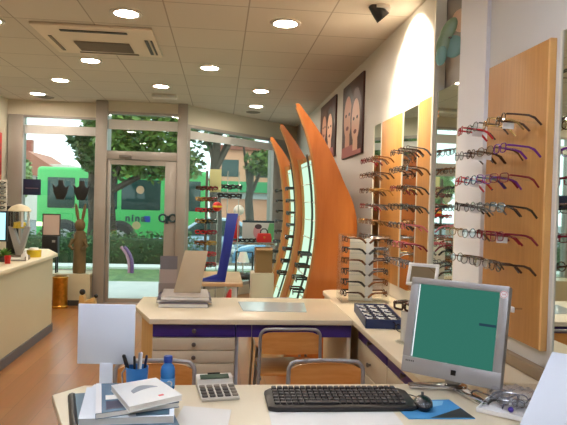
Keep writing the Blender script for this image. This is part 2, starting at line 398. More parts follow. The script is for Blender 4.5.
# ------------------------------------------------------------------- chairs
def chair(loc, rz, label):
    t = thing('chair', label, 'chair', loc, rz, 'plywood chairs with grey tube frames')
    s = MB(); s.prism([(-.16,-.19),(.16,-.19),(.175,-.15),(.165,.17),(-.165,.17),(-.175,-.15)],'z',.435,.45,.005); s.build('seat', M['chairwood'], t)
    b = MB()     # backrest curved in plan, wider than high
    n = 10; vs = []; fs = []
    prof = [(.567,.0),(.582,.004),(.672,.004),(.690,.0)]
    for side in (0,1):
        for i in range(n+1):
            u = -1+2*i/n; x = u*.158; y = .185+.018*(1-u*u)+(.012 if side else 0)
            for z,_ in prof: vs.append((x, y, z-(.02*abs(u)**6 if z>.68 else 0)))
    k = len(prof); o = (n+1)*k
    for i in range(n):
        for j in range(k-1):
            fs.append([i*k+j,(i+1)*k+j,(i+1)*k+j+1,i*k+j+1]); fs.append([o+i*k+j,o+i*k+j+1,o+(i+1)*k+j+1,o+(i+1)*k+j])
        fs.append([i*k,o+i*k,o+(i+1)*k,(i+1)*k]); fs.append([i*k+k-1,(i+1)*k+k-1,o+(i+1)*k+k-1,o+i*k+k-1])
    for e in (0,n):
        for j in range(k-1): fs.append([e*k+j,e*k+j+1,o+e*k+j+1,o+e*k+j])
    b.add(vs,fs); b.build('backrest', M['chairwood'], t)
    pts = [(-.185,.27,.0),(-.172,.19,.44),(-.168,.185,.647)]
    for q in range(1,6):
        a = q*pi/12; pts.append((-.168+.04*(1-cos(a)), .187+.006*sin(a), .657+.045*sin(a)))
    for q in range(1,6): u = -1+2*q/6; pts.append((u*.12, .188+.014*(1-u*u), .704))
    P2 = [(-x,y,z) for x,y,z in pts[:8]][::-1]
    MB().tube(pts+P2, .0095, 10).build('back_frame', M['tube'], t)
    for sx in (-1,1):
        MB().tube([(sx*.185,-.17,0),(sx*.165,-.155,.41),(sx*.165,-.13,.425),(sx*.165,.19,.425)], .0095, 10).build('leg', M['tube'], t)
    MB().tube([(-.165,-.10,.425),(.165,-.10,.425)], .008, 8).build('seat_frame', M['tube'], t)
chair((.485,2.39,0), 0, 'plywood chair with grey tube frame drawn up behind the black keyboard')
chair((-.262,2.39,0), 0, 'plywood chair with grey tube frame behind the blue water bottle')
chair((.405,3.435,0), pi, 'plywood chair pushed under the purple counter edge, its back to the near desk')
chair((.43,4.08,0), 0, 'plywood chair on the far side of the counter, its back just above the counter top')

# ------------------------------------------------- fins and backlit displays
def lerp(tab, z):
    tab = sorted(tab)
    if z <= tab[0][0]: return tab[0][1]
    for (a,x0),(b,x1) in zip(tab,tab[1:]):
        if z <= b:
            u = (z-a)/(b-a); return x0+(x1-x0)*u
    return tab[-1][1]
LEFT = [(0,.50),(.3,.60),(.58,.68),(.70,.715),(.9,.755),(1.11,.78),(1.3,.783),(1.52,.768),(1.7,.745),(1.84,.720),(2.0,.67),(2.1,.628),(2.215,.574)]
RIGHT = [(0,1.0),(.4,1.045),(.705,1.08),(1.0,1.108),(1.24,1.117),(1.32,1.107),(1.445,1.069),(1.566,1.005),(1.70,.945),(1.847,.872),(2.0,.775),(2.1,.70),(2.19,.625),(2.215,.590)]
def smooth_tab(tab):
    return [(z, sum(lerp(tab, z+d) for d in (-.04,-.02,0,.02,.04))/5) for z in [i*2.21/44 for i in range(45)]]
LS, RS = smooth_tab(LEFT), smooth_tab(RIGHT)
FY = (4.75,6.02,7.22)
FL = ('tall orange wooden sail-shaped fin at the end of the wall counter, tallest of the three','orange wooden sail-shaped fin between the two others, half hidden','orange wooden sail-shaped fin nearest the shop window, smallest in view')
for y,l in zip(FY,FL):
    t = thing('display_fin', l, 'display fin', (0,y,0), 0, 'orange wooden fins along the side wall')
    MB().prism([(x,z) for z,x in LS]+[(x,z) for z,x in RS[::-1]],'y',-.014,.014).build('panel', M['fin'], t, smooth=30)
    e = MB(); n = 40; vs = []; fs = []
    for i in range(n+1):
        z = i*2.18/n; x = lerp(LS,z)
        vs += [(x-.012,-.016,z),(x-.012,.022,z),(x+.004,.022,z),(x+.004,-.016,z)]
    for i in range(n):
        for k in range(4): fs.append([i*4+k,i*4+(k+1)%4,(i+1)*4+(k+1)%4,(i+1)*4+k])
    fs += [[3,2,1,0],[n*4,n*4+1,n*4+2,n*4+3]]
    e.add(vs,fs); e.build('edge_trim', M['fintrim'], t, smooth=30)
    if y > 5: MB().box(1.0,XR,-.012,.012,.3,.9).build('wall_bracket', M['fin'], t)
    else: MB().box(1.06,XR,-.012,.012,.76,.95).build('wall_bracket', M['fin'], t)
def curved(y0,y1,z0,z1,dx,th,n=26):
    m = MB(); vs = []; fs = []
    for i in range(n+1):
        z = z0+(z1-z0)*i/n; x = lerp(LS,z)+dx
        vs += [(x,y0,z),(x,y1,z),(x+th,y1,z),(x+th,y0,z)]
    for i in range(n):
        for k in range(4): fs.append([i*4+k,i*4+(k+1)%4,(i+1)*4+(k+1)%4,(i+1)*4+k])
    fs += [[3,2,1,0],[n*4,n*4+1,n*4+2,n*4+3]]
    m.add(vs,fs); return m
for (y0,y1),l in zip(((4.775,5.99),(6.045,7.19),(7.245,7.88)),('curved backlit pale green display panel behind the tallest orange fin','curved backlit pale green display panel between the two smaller orange fins','curved backlit pale green display panel between the last fin and the slanting window')):
    t = thing('light_panel', l, 'display panel', (0,0,0), 0, 'backlit eyewear panels between the fins')
    curved(y0,y1,.12,1.80,.075,.03).build('diffuser', M['glow'], t)
    curved(y0,y1,0,1.86,.106,.02).build('backing', M['fintrim'], t)
    curved(y1-.03,y1,.06,1.85,.05,.05).build('side_strip', M['fintrim'], t)
    curved(y0+.62,y0+.645,.06,1.86,.055,.018).build('divider', M['darkgrey'], t)
    for k in range(9):
        z = .40+k*.17; x = lerp(LS,z)
        MB().box(x+.066,x+.077,y0,y1,z-.004,z+.004).build('rail', M['palegrey'], t)
# ---------------------------------------------- wall panels, mirrors, posters
ROWZ = [1.745,1.632,1.517,1.402,1.287,1.172]
NEARY = [2.60,2.47,2.34,2.21]
ROWZF = [1.735,1.622,1.508,1.394,1.280,1.166,1.052]
FARA = [3.66,3.52,3.40]; FARB = [4.45,4.29,4.13]
peg_mb = MB().cyl((0,0,0),(-.150,0,.012),.0035,n=8)
peg_me = peg_mb.mesh('peg', M['acrylic'])
def peg(parent, y, z):
    o = bpy.data.objects.new('peg', peg_me); COL.objects.link(o); o.parent = parent; o.location = (0,y,z)
def panel(label, y0, y1, z0, z1, ys, zs, x=1.225):
    t = thing('eyewear_board', label, 'wall panel', (x,0,0), 0, 'beech eyewear panels on the side wall')
    MB().box(0,XR-x-.001,y0,y1,z0,z1,.002).build('board', M['panelwood'], t)
    MB().box(-.001,XR-x-.001,y0-.014,y0-.0005,z0,z1).build('edge_strip', M['paneledge'], t)
    for z in zs:
        for y in ys: peg(t, y, z)
    return t
pn = panel('beech wood wall panel with six rows of eyeglasses behind the monitor', 2.135, 2.64, .865, 2.055, NEARY, ROWZ)
panel('narrow beech wall panel beside the slim mirror strip', 3.38, 3.61, .85, 2.06, FARA[1:], ROWZF)
panel('wide beech wall panel close to the tall orange fin', 3.955, 4.47, .85, 2.05, FARB, ROWZF)
def mirror(label, y0, y1, z0, z1, x, ys=(), zs=(), turn=0):
    t = thing('wall_mirror', label, 'mirror', (x,0,0), 0, 'mirrors on the side wall')
    c_ = (y0+y1)/2
    MB().box(0,.018,y0-c_,y1-c_,z0,z1).build('mirror_glass', M['mirror'], t, (0,c_,0), (0,0,turn))
    MB().box(-.004,.0215,y0-.012,y0,z0,z1).build('frame_strip', M['whiteframe'], t); MB().box(-.004,.0215,y1,y1+.012,z0,z1).build('frame_strip', M['whiteframe'], t)
    for z in zs:
        for y in ys: peg(t, y, z)
mirror('slim tall wall mirror below the teal disc ornament', 3.014, 3.322, .85, 2.07, 1.235, turn=.03)
mirror('wall mirror between two beech panels on the side wall', 3.624, 3.93, .85, 2.05, 1.228, FARA[:1], ROWZF)
mirror('narrow wall mirror next to the wide beech panel, closest to the fins', 4.485, 4.70, .85, 2.05, 1.228)
mirror('big wall mirror at the picture edge beside the beech panel', 1.25, 2.045, .865, 2.06, 1.228)
# clip hanging on the near panel
t = thing('wall_hook', 'small white hook low on the beech panel behind the monitor', 'hook', (1.225,2.27,1.0))
MB().tube([(0,0,0),(-.05,0,0),(-.06,0,.012)],.004).build('rod', M['chrome'], t); MB().box(-.055,-.045,-.03,.03,-.012,.012,.003).build('clip', M['white'], t)

skin = [pbr('print_skin',(206,148,118),.45), pbr('print_skin_light',(226,178,148),.45)]
hair = [pbr('print_hair',(44,26,20),.45), pbr('print_hair_brown',(88,50,34),.45)]
pbg = pbr('print_brown',(74,40,34),.45); pbg2 = pbr('print_dark_red',(120,48,44),.45); pshirt = pbr('print_shirt',(170,92,84),.45)
def oval(cy, cz, ry, rz, n=28, rot=0):
    return [(cy+ry*cos(2*pi*k/n)*cos(rot)-rz*sin(2*pi*k/n)*sin(rot), cz+ry*cos(2*pi*k/n)*sin(rot)+rz*sin(2*pi*k/n)*cos(rot)) for k in range(n)]
def poster(label, y0, y1, z0, z1, faces, bg):
    t = thing('poster', label, 'poster', (XR,0,0), 0, 'portrait posters high on the side wall')
    MB().box(-.02,-.001,y0,y1,z0,z1,.002).build('board', bg, t)
    W = y1-y0; Hh = z1-z0; lay = [.0205]
    def flat(nm, poly, mat):
        # keep the print inside the board
        poly = [(min(y1-.005,max(y0+.005,a)), min(z1-.005,max(z0+.005,b))) for a,b in poly]
        lay[0] += .0006
        MB().prism(poly,'x',-lay[0],-lay[0]+.0005).build(nm, mat, t, smooth=0)
    for (u,v,ru,rv,hm,sm) in faces:
        cy = y0+u*W; cz = z0+v*Hh
        flat('printed_hair', oval(cy, cz+rv*Hh*.25, ru*W*1.35, rv*Hh*1.25), hair[hm])
        flat('printed_neck', oval(cy, cz-rv*Hh*1.2, ru*W*.6, rv*Hh*.9), skin[sm])
        flat('printed_shoulders', [(cy-ru*W*2.0,z0),(cy-ru*W*1.4,cz-rv*Hh*1.35),(cy+ru*W*1.4,cz-rv*Hh*1.35),(cy+ru*W*2.0,z0)], pshirt)
        flat('printed_face', oval(cy, cz, ru*W, rv*Hh), skin[sm])
        for s in (-1,1):
            flat('printed_eye', oval(cy+s*ru*W*.42, cz+rv*Hh*.12, ru*W*.2, rv*Hh*.08), hair[0])
        flat('printed_mouth', oval(cy, cz-rv*Hh*.5, ru*W*.36, rv*Hh*.10), pbg2)
poster('portrait poster of two people high on the wall, the one closer to the spotlight', 5.15, 6.02, 1.87, 2.60, [(.70,.54,.20,.29,0,0),(.28,.44,.19,.28,1,1)], pbg)
poster('portrait poster high on the wall, partly behind the tall orange fin', 6.42, 7.40, 1.94, 2.62, [(.32,.5,.16,.25,0,1),(.68,.55,.15,.23,1,0)], pbg)

t = thing('wall_ornament', 'teal and peach disc ornament on the wall above the slim mirror', 'wall ornament', (1.275,3.14,2.315))
mt = [pbr('teal_disc',(128,170,158),.35), pbr('green_disc',(146,170,136),.35), pbr('peach_disc',(236,200,164),.4)]
def disc(x, y, z, rx, rz, m, tilt):
    Q = Matrix.Translation((x,y,z)) @ Matrix.Rotation(radians(-30),4,'Z') @ Matrix.Rotation(tilt,4,'Y')
    MB().ball((0,0,0),rx,.012,rz,20,10,M=Q).build('disc', m, t)
disc(-.005,-.045,.105,.050,.065,mt[2],.1); disc(-.065,-.02,.055,.036,.075,mt[1],.5); disc(-.04,-.03,-.035,.055,.062,mt[0],.2)
disc(-.09,-.01,-.02,.036,.07,mt[1],.2); disc(-.10,-.015,-.085,.03,.055,mt[0],.15)
MB().tube([(.03,.03,-.02),(-.04,.0,.0),(-.05,0,.05)],.005).build('wire', M['chrome'], t)
MB().ball((-.062,-.035,.01),.012,.008,.006).build('clip', M['chrome'], t)

# --------------------------------------------------------------- eyeglasses
EC = {'black':(24,22,24),'dark brown':(62,36,24),'wine red':(126,24,44),'purple':(112,44,140),'silver':(150,150,154),'gold':(190,150,80),
      'bronze':(120,84,52),'navy':(34,40,84),'red':(186,40,48),'grey':(92,92,98),'tortoiseshell':(108,64,30),'pink':(206,110,120)}
EM = {k: pbr('frame_'+k.replace(' ','_'), c, .25, metal=.7 if k in ('silver','gold','bronze','grey') else 0, coat=.3) for k,c in EC.items()}
M['tagpaper'] = pbr('tag_paper',(236,234,228),.6)
def rim_pts(cx, shape, n=20):
    out = []
    for k in range(n):
        a = 2*pi*k/n; c, s_ = cos(a), sin(a)
        if shape == 0: x, z = .026*c, .019*s_
        else:
            e = .55; x = .027*math.copysign(abs(c)**e, c); z = .0165*math.copysign(abs(s_)**e, s_)+(.002 if s_ > 0 else 0)
        out.append((cx+x, 0, z))
    return out
def rims(m, shape, r):
    for sx in (-1,1): m.tube(rim_pts(sx*.034, shape), r, 6, closed=True)
    m.tube([(-.009,0,.004),(-.004,-.003,.008),(.004,-.003,.008),(.009,0,.004)], r, 6)
    for sx in (-1,1): m.tube([(sx*.059,0,.008),(sx*.067,.003,.010)], r*1.1, 6)
def lens_mb(m, sx, shape):
    p = rim_pts(sx*.034, shape); v = [(x,.0005,z) for x,y,z in p]; m.add(v,[list(range(len(v)))])
def temple_mb(m, sx, r):
    m.tube([(sx*.067,.003,.010),(sx*.068,.03,.010),(sx*.068,.085,.008),(sx*.066,.108,.0),(sx*.064,.135,-.026)], [r,r,r*1.1,r*1.4,r*1.2], 6, flat=1.7)
PROTO = {}
def glasses_full(color, shape, loc, rot, label, group, price):
    key = (color, shape, price)
    if key in PROTO:
        o, kids = PROTO[key]; return copy_thing(o, kids, loc, rot, label, group)
    o = thing('eyeglasses', label, 'eyeglasses', loc, 0, group); o.rotation_euler = rot
    r = .0019 if EM[color] and color in ('silver','gold','bronze','grey') else .0022
    m = MB(); rims(m, shape, r); kids = [m.build('front_frame', EM[color], o)]
    for sx in (-1,1):
        m = MB(); lens_mb(m, sx, shape); kids.append(m.build('lens', M['lens'], o))
    for sx in (-1,1):
        m = MB(); temple_mb(m, sx, r); kids.append(m.build('temple', EM[color], o))
    if price: kids.append(MB().box(-.0722,-.0712,.03,.075,-.020,.006).build('price_tag', M['tagpaper'], o))
    PROTO[key] = (o, kids); return o
PROTO1 = {}
def glasses_one(color, loc, rot, label, group, shape=0, s=1.0, thick=.0024):
    key = (color, shape, thick)
    if key not in PROTO1:
        m = MB(); rims(m, shape, thick)
        for sx in (-1,1): temple_mb(m, sx, thick)
        m.mat(1)
        for sx in (-1,1): lens_mb(m, sx, shape)
        PROTO1[key] = m.mesh('eyeglasses', [EM[color], M['lens']])
    o = bpy.data.objects.new('eyeglasses', PROTO1[key]); COL.objects.link(o)
    o.location = loc; o.rotation_euler = rot; o.scale = (s,s,s)
    return tag(o, label, 'eyeglasses', group)
ORD = ['first','second','third','fourth','fifth','sixth','seventh','eighth','ninth','tenth']
R6 = ['top','second','third','fourth','fifth','bottom']; R7 = ['top','second','third','fourth','fifth','sixth','bottom']
NC = [['red','grey','gold','dark brown'],['silver','dark brown','bronze','purple'],['red','navy','purple','wine red'],
      ['black','silver','grey','black'],['gold','grey','wine red','wine red'],['bronze','grey','silver','dark brown']]
for i,z in enumerate(ROWZ):
    for j,y in enumerate(NEARY):
        c = NC[i][j]
        glasses_full(c, 1 if c in ('purple','wine red','red','black') else 0, (1.078,y+random.uniform(-.006,.006),z+.006), (random.uniform(-.1,-.02),random.uniform(-.08,.08),-pi/2+random.uniform(-.28,.2)),
            f'{c} eyeglasses, {R6[i]} row of the panel behind the monitor, {ORD[j]} from the pilaster', 'eyeglasses on the panel behind the monitor', j == 1 or (i+j) % 4 == 3)
cols = list(EC)
for nm,ys,gr in (('beside the slim mirror',FARA,'eyeglasses beside the slim mirror'),('on the wide far beech panel',FARB,'eyeglasses on the wide far panel')):
    for i,z in enumerate(ROWZF):
        for j,y in enumerate(ys):
            c = random.choice(['black','black','dark brown','wine red','silver','grey','tortoiseshell','grey','gold','bronze','pink'])
            glasses_one(c, (1.078,y+random.uniform(-.01,.01),z+.006), (random.uniform(-.1,0),0,-pi/2+random.uniform(-.12,.12)),
              f'{c} eyeglasses {nm}, {R7[i]} row, {["first","middle","last"][j]} from the fins', gr, random.randint(0,1))
# eyeglasses on the backlit panels; their temples point back to the panel
for (yy,nm,n0,n1) in (((6.20,6.38),'on the backlit panel between the smaller fins',0,8),((5.02,5.20),'on the backlit panel behind the tallest fin',0,4),((7.42,7.60),'on the backlit panel next to the slanting window',0,8)):
    for j,y in enumerate(yy):
        for i in range(n0,n1):
            z = (1.56-.13*i) if n1 == 8 else (.96-.105*i)
            x = lerp(LS,z)+.075-.139
            glasses_one(random.choice(['black','black','grey','dark brown']), (x,y+random.uniform(-.01,.01),z), (0,0,-pi/2+random.uniform(-.1,.1)),
               f'dark eyeglasses {nm}, {ORD[i]} from the top, {["nearer","farther"][j]}', 'eyeglasses on the backlit panels', i % 2, 1, .0042)
# rods that carry the eyeglasses on the backlit panels
for nm,yy,n0,n1 in (('light_panel.001',(6.20,6.38),0,8),('light_panel',(5.02,5.20),0,4),('light_panel.002',(7.42,7.60),0,8)):
    par = bpy.data.objects[nm]
    for y in yy:
        for i in range(n0,n1):
            z = (1.56-.13*i) if n1 == 8 else (.96-.105*i); x = lerp(LS,z)+.078
            MB().cyl((x,y,z-.006),(x-.145,y,z-.003),.0028,n=6).build('rod', M['knob'], par)

# ------------------------------------------------------ things on the desk
# monitor
yw = radians(-42.4)
t = thing('computer_monitor', 'grey flat computer monitor with teal screen turned sideways on the desk', 'monitor', (.815,2.0,Z), yw)
Tl = Matrix.Translation((0,0,.042)) @ Matrix.Rotation(radians(-13),4,'X')
MB().box(-.18,.18,0,.035,0,.352,.006,Tl).build('housing', M['silver'], t)
MB().box(-.12,.12,.03,.06,.06,.30,.012,Tl).build('back_cover', M['darkgrey'], t)
f = MB(); f.box(-.18,.18,-.006,.001,0,.058,.003,Tl); f.box(-.18,.18,-.006,.001,.328,.352,.003,Tl); f.box(-.18,-.149,-.006,.001,.058,.328,.002,Tl); f.box(.149,.18,-.006,.001,.058,.328,.002,Tl)
f.build('bezel', M['silver'], t)
MB().box(-.149,.149,-.002,.0,.058,.328,0,Tl).build('screen', M['screen'], t)
MB().box(-.147,-.143,-.0028,-.0021,.060,.326,0,Tl).build('screen_edge_line', M['screenlit'], t)
MB().box(.088,.147,-.0028,-.0021,.205,.214,0,Tl).build('screen_mark', M['screenmark'], t)
MB().box(.008,.026,-.0085,-.0055,.020,.038,.001,Tl).build('button', M['blackgloss'], t)
Q = Tl @ Matrix.Translation((.163,-.0062,.322)) @ Matrix.Rotation(radians(90),4,'X')
st = MB().lathe([(0,.0),(.014,0),(.014,.0008),(0,.0008)],24,M=Q).build('round_sticker', M['white'], t)
q = MB(); q.lathe([(.0108,.0009),(.0122,.0009),(.0122,.0012),(.0108,.0012)],24,M=Q,cap=False)
for dx in (-.005,0,.005): q.box(dx-.0005,dx+.0005,-.004,.004,.0009,.0012,0,Q)
q.box(-.005,.005,-.0004,.0004,.0009,.0012,0,Q); q.build('sticker_print', M['red'], st)
g = MB()
for k in range(5): g.box(-.165+k*.007,-.161+k*.007,-.0068,-.0058,.040,.046,0,Tl)
g.build('maker_plate', M['darkgrey'], t)
MB().tube([(0,.05,.02),(0,.06,.08),(0,.055,.14)],[.03,.024,.02],12).build('stand_neck', M['silver'], t)
b = MB(); R0 = Matrix.Rotation(-yw,4,'Z')
def foot(p0, p1, w0, w1):
    a = R0 @ Vector(p0); c = R0 @ Vector(p1); d = (c-a).normalized(); n = Vector((-d.y,d.x,0)); m_ = (a+c)/2
    b.prism([tuple((a+n*w0)[:2]),tuple((m_+n*(w0+w1)*.55)[:2]),tuple((c+n*w1)[:2]),tuple((c-n*w1)[:2]),tuple((m_-n*(w0+w1)*.55)[:2]),tuple((a-n*w0)[:2])],'z',.0005,.016,.005)
foot((.045,.035,0),(-.125,.055,0),.028,.016); foot((.045,.035,0),(.065,-.165,0),.028,.013)
b.ball((R0 @ Vector((.045,.035,.012))),.04,.04,.014); b.build('stand_base', M['chrome'], t)
# keyboard
t = thing('keyboard', 'black computer keyboard in the middle of the near desk', 'keyboard', (.406,1.905,Z), radians(-.6))
k = MB(); k.prism([(-.242,-.085),(-.215,-.098),(.215,-.098),(.242,-.085),(.245,.07),(.225,.098),(-.225,.098),(-.245,.07)],'z',.001,.018,.006); kb = k.build('case', M['black'], t)
k = MB()
for r_ in range(6):
    y = .072-r_*.026-(.006 if r_ else 0); x = -.22
    while x < .205:
        if not (.075 < x < .082 or .138 < x < .145):
            wdt = .0165
            if r_ == 5 and -.13 < x < -.12:
                k.box(x,x+.11,y-.01,y+.01,.018,.0255,.002,seg=1); x += .114; continue
            k.box(x,x+wdt,y-.0095,y+.0095,.018,.025+.001*(5-r_),.002,seg=1)
        x += .0195
k.build('keys', pbr('key_black',(38,36,38),.45), t)
MB().box(.02,.075,.084,.092,.0175,.0195).build('indicator_strip', M['gold'], t)
tag(MB().box(.165,.56,1.70,1.855,Z+.0002,Z+.0012).build('paper_sheet', M['paper']), 'white paper sheet sticking out under the keyboard front', 'paper')
# mouse and pad
t = thing('mouse_pad', 'blue mouse pad with a dark corner under the black mouse', 'mouse pad', (0,0,Z))
MB().prism([(.575,1.905),(.785,1.915),(.80,1.74),(.59,1.745)],'z',.0002,.003).build('pad', pbr('pad_blue',(72,150,206),.5), t)
MB().prism([(.79,1.83),(.799,1.744),(.66,1.747)],'z',.0031,.0036).build('dark_corner', M['black'], t)
MB().prism([(.60,1.89),(.76,1.90),(.74,1.86),(.66,1.825),(.60,1.83)],'z',.0031,.0036).build('printed_wave', pbr('pad_pale',(128,190,226),.5), t)
t = thing('computer_mouse', 'black computer mouse on the blue mouse pad', 'mouse', (.668,1.84,Z+.0037), radians(-14))
m = MB(); m.ball((0,0,.012),.031,.052,.024,20,12); 
for v in m.bm.verts: v.co.z = max(v.co.z,0)
m.build('shell', M['blackgloss'], t)
MB().cyl((-.004,.028,.034),(.004,.028,.034),.007,n=14).build('wheel', M['darkgrey'], t)
MB().tube([(0,.05,.012),(-.03,.10,.005),(-.07,.12,.003),(-.10,.115,.003)],.002,6).build('cable', M['black'], t)
# calculator
t = thing('calculator', 'grey desk calculator with raised display beside the keyboard', 'calculator', (.004,2.005,Z), radians(9))
sd = [(-.085,.001),(-.085,.012),(.04,.022),(.055,.034),(.088,.044),(.088,.001)]
cm = pbr('calculator_grey',(196,190,176),.4)
MB().prism(sd,'x',-.063,.063,.003).build('case', cm, t)
Q = Matrix.Translation((0,.062,.0375)) @ Matrix.Rotation(radians(18),4,'X')
MB().box(-.05,.05,-.011,.014,0,.002,0,Q).build('display', pbr('lcd_green',(72,88,72),.2), t)
MB().box(-.022,.022,.018,.023,-.0008,.0022,0,Q).build('solar_strip', M['blackgloss'], t)
kd, kl = MB(), MB()
for r_ in range(4):
    for c_ in range(5):
        x = -.05+c_*.025; y = -.07+r_*.026; Q = Matrix.Translation((x,y,.0125+(y+.085)*.08)) @ Matrix.Rotation(radians(4.5),4,'X')
        (kl if c_ > 3 or r_ == 3 else kd).box(-.0095,.0095,-.009,.009,0,.005,.0015,Q,seg=1)
kd.build('number_keys', M['darkgrey'], t); kl.build('function_keys', M['grille'], t)
tag(MB().prism([(-.13,1.66),(.03,1.63),(.05,1.84),(-.10,1.88)],'z',Z+.0002,Z+.0012).build('paper_sheet', M['paper']), 'white paper sheet lying in front of the calculator', 'paper')
# bottle
t = thing('water_bottle', 'small blue water bottle with a blue cap behind the magazines', 'bottle', (-.165,2.04,Z))
MB().lathe([(0,.002),(.021,.002),(.0245,.008),(.0245,.04),(.0235,.045),(.0245,.05),(.0245,.07),(.022,.082),(.013,.093),(.012,.098)],24).build('body', pbr('bottle_blue',(52,128,200),.12,alpha=.85), t)
MB().lathe([(0,.118),(.0135,.118),(.015,.114),(.015,.097),(.012,.097)],20).build('cap', pbr('cap_blue',(24,66,150),.35), t)
MB().lathe([(.0249,.018),(.0249,.045)],24,cap=False).build('label_band', pbr('bottle_label',(90,160,220),.4), t)
Q = Matrix.Translation((.008,-.0244,.030)) @ Matrix.Rotation(radians(90),4,'X')
MB().lathe([(.006,0),(.010,0),(.010,.0012),(.006,.0012)],20,M=Q,cap=False).build('printed_ring', M['white'], t)
# pen cup and pens
t = thing('pen_cup', 'blue mesh pen cup with wire handle behind the magazines', 'pen cup', (-.268,2.04,Z))
MB().lathe([(0,.002),(.034,.002),(.038,.082),(.036,.082),(.032,.006),(0,.006)],24).build('cup', M['blueplastic'], t)
MB().tube([(-.037,0,.08),(-.05,0,.06),(-.048,0,.02),(-.034,0,.006)],.003,8).build('handle', M['chrome'], t)
for i,(a,b_,c_,m_,l) in enumerate([((-.012,0,.01),(-.045,-.01,.125),.006,'black','thick black marker leaning over the rim of the pen cup'),((0,.008,.01),(.006,.01,.128),.004,'silver','silver pen upright in the blue pen cup'),
    ((.008,-.005,.01),(.014,-.006,.132),.004,'white','white pen standing tallest in the blue pen cup'),((.014,.008,.01),(.03,.012,.118),.004,'navy','dark blue pen leaning away from the marker in the pen cup'),((-.004,-.012,.01),(-.008,-.016,.122),.004,'black','thin black pen in the middle of the pen cup')]):
    p = thing('marker_pen' if i == 0 else 'pen', l, 'pen', (-.268,2.04,Z), 0, 'pens in the blue cup')
    a, b_ = Vector(a), Vector(b_)
    MB().tube([a, a+(b_-a)*.97, b_], [c_,c_,c_*.5], 10).build('barrel', M[m_], p)
    MB().tube([a+(b_-a)*.62, a+(b_-a)*.98], [c_*1.15,c_*1.05], 10).build('cap', M[m_], p)
# white sign on a stem
t = thing('sign_board', 'blank white square sign on a short stem at the desk end', 'sign', (-.372,2.06,Z), radians(-3))
MB().box(-.10,.092,-.004,.004,.085,.29,.002).build('board', M['card'], t)
MB().box(-.024,.020,-.005,.005,.004,.09,.002).build('stem', M['card'], t)
MB().box(-.05,.045,-.03,.03,.0005,.006,.002).build('foot', M['card'], t)
# stack of books and magazines
def quadbook(name, label, P, z0, z1, mc, ms, group, extra=None):
    t = thing(name, label, 'book' if 'binder' in name or 'folder' in name else 'magazine', (0,0,0), 0, group)
    c = Vector((sum(p[0] for p in P)/4, sum(p[1] for p in P)/4))
    inn = [tuple(c+(Vector(p)-c)*.985) for p in P]
    MB().prism(inn,'z',z0+.0012,z1-.0012).build('pages', M['paper'], t)
    cv = MB(); cv.prism(P,'z',z1-.0012,z1,); cv.prism(P,'z',z0,z0+.0012); cv.build('cover', mc, t)
    return t
def blend(P, u, v):
    a = Vector(P[0]).lerp(Vector(P[1]),u); b_ = Vector(P[3]).lerp(Vector(P[2]),u); return a.lerp(b_,v)
GB = 'books and magazines piled on the desk end'
P = [(-.452,1.93),(-.18,1.98),(-.095,1.64),(-.36,1.59)]
t = quadbook('binder', 'grey-blue binder with black spine, lowest in the desk pile', P, Z+.0005, Z+.026, pbr('binder_greyblue',(96,122,136),.3), None, GB)
MB().tube([(P[0][0]-.003,P[0][1],Z+.016),(P[3][0]-.003,P[3][1],Z+.016)],.0135,10).build('spine', M['black'], t)
P = [(-.41,1.93),(-.13,1.90),(-.115,1.668),(-.372,1.652)]
t = quadbook('magazine', 'white book with dark edge second from the bottom of the desk pile', P, Z+.0265, Z+.046, pbr('cover_white',(222,228,232),.3), None, GB)
MB().prism([tuple(blend(P,a,b)) for a,b in ((.55,.6),(.95,.5),(.95,.95),(.6,.97))],'z',Z+.0461,Z+.0464).build('cover_picture', pbr('cover_slate',(64,96,112),.3), t)
P = [(-.378,1.915),(-.15,1.93),(-.105,1.735),(-.325,1.645)]
t = quadbook('magazine', 'blue-grey magazine with white spine under the top magazine', P, Z+.0465, Z+.062, pbr('cover_bluegrey',(88,116,136),.25), None, GB)
MB().prism([tuple(blend(P,a,b)) for a,b in ((0,0),(.07,0),(.07,1),(0,1))],'z',Z+.0621,Z+.0628).build('white_spine', M['white'], t)
MB().prism([tuple(blend(P,a,b)) for a,b in ((.12,.45),(.8,.5),(.8,.62),(.12,.6))],'z',Z+.0621,Z+.0626).build('cover_band', M['paper'], t)
MB().prism([tuple(blend(P,a,b)) for a,b in ((.12,.66),(.8,.68),(.8,.9),(.12,.92))],'z',Z+.0621,Z+.0626).build('cover_photo', M['navy'], t)
P = [(-.319,1.841),(-.192,1.918),(-.098,1.746),(-.235,1.647)]
t = quadbook('magazine', 'white magazine with grey swoosh lying on top of the desk pile', P, Z+.063, Z+.080, pbr('cover_offwhite',(220,222,218),.3), None, GB)
sw = [blend(P,.25+.55*k/10,.42-.16*sin(pi*k/10)) for k in range(11)]+[blend(P,.80-.55*k/10,.44-.05*sin(pi*k/10)+.10*k/10) for k in range(11)]
MB().prism([tuple(p) for p in sw],'z',Z+.0801,Z+.0806).build('printed_swoosh', pbr('print_grey',(118,128,136),.4), t)
MB().prism([tuple(blend(P,a,b)) for a,b in ((.62,.80),(.72,.80),(.72,.86),(.62,.86))],'z',Z+.0801,Z+.0806).build('printed_mark', M['red'], t)
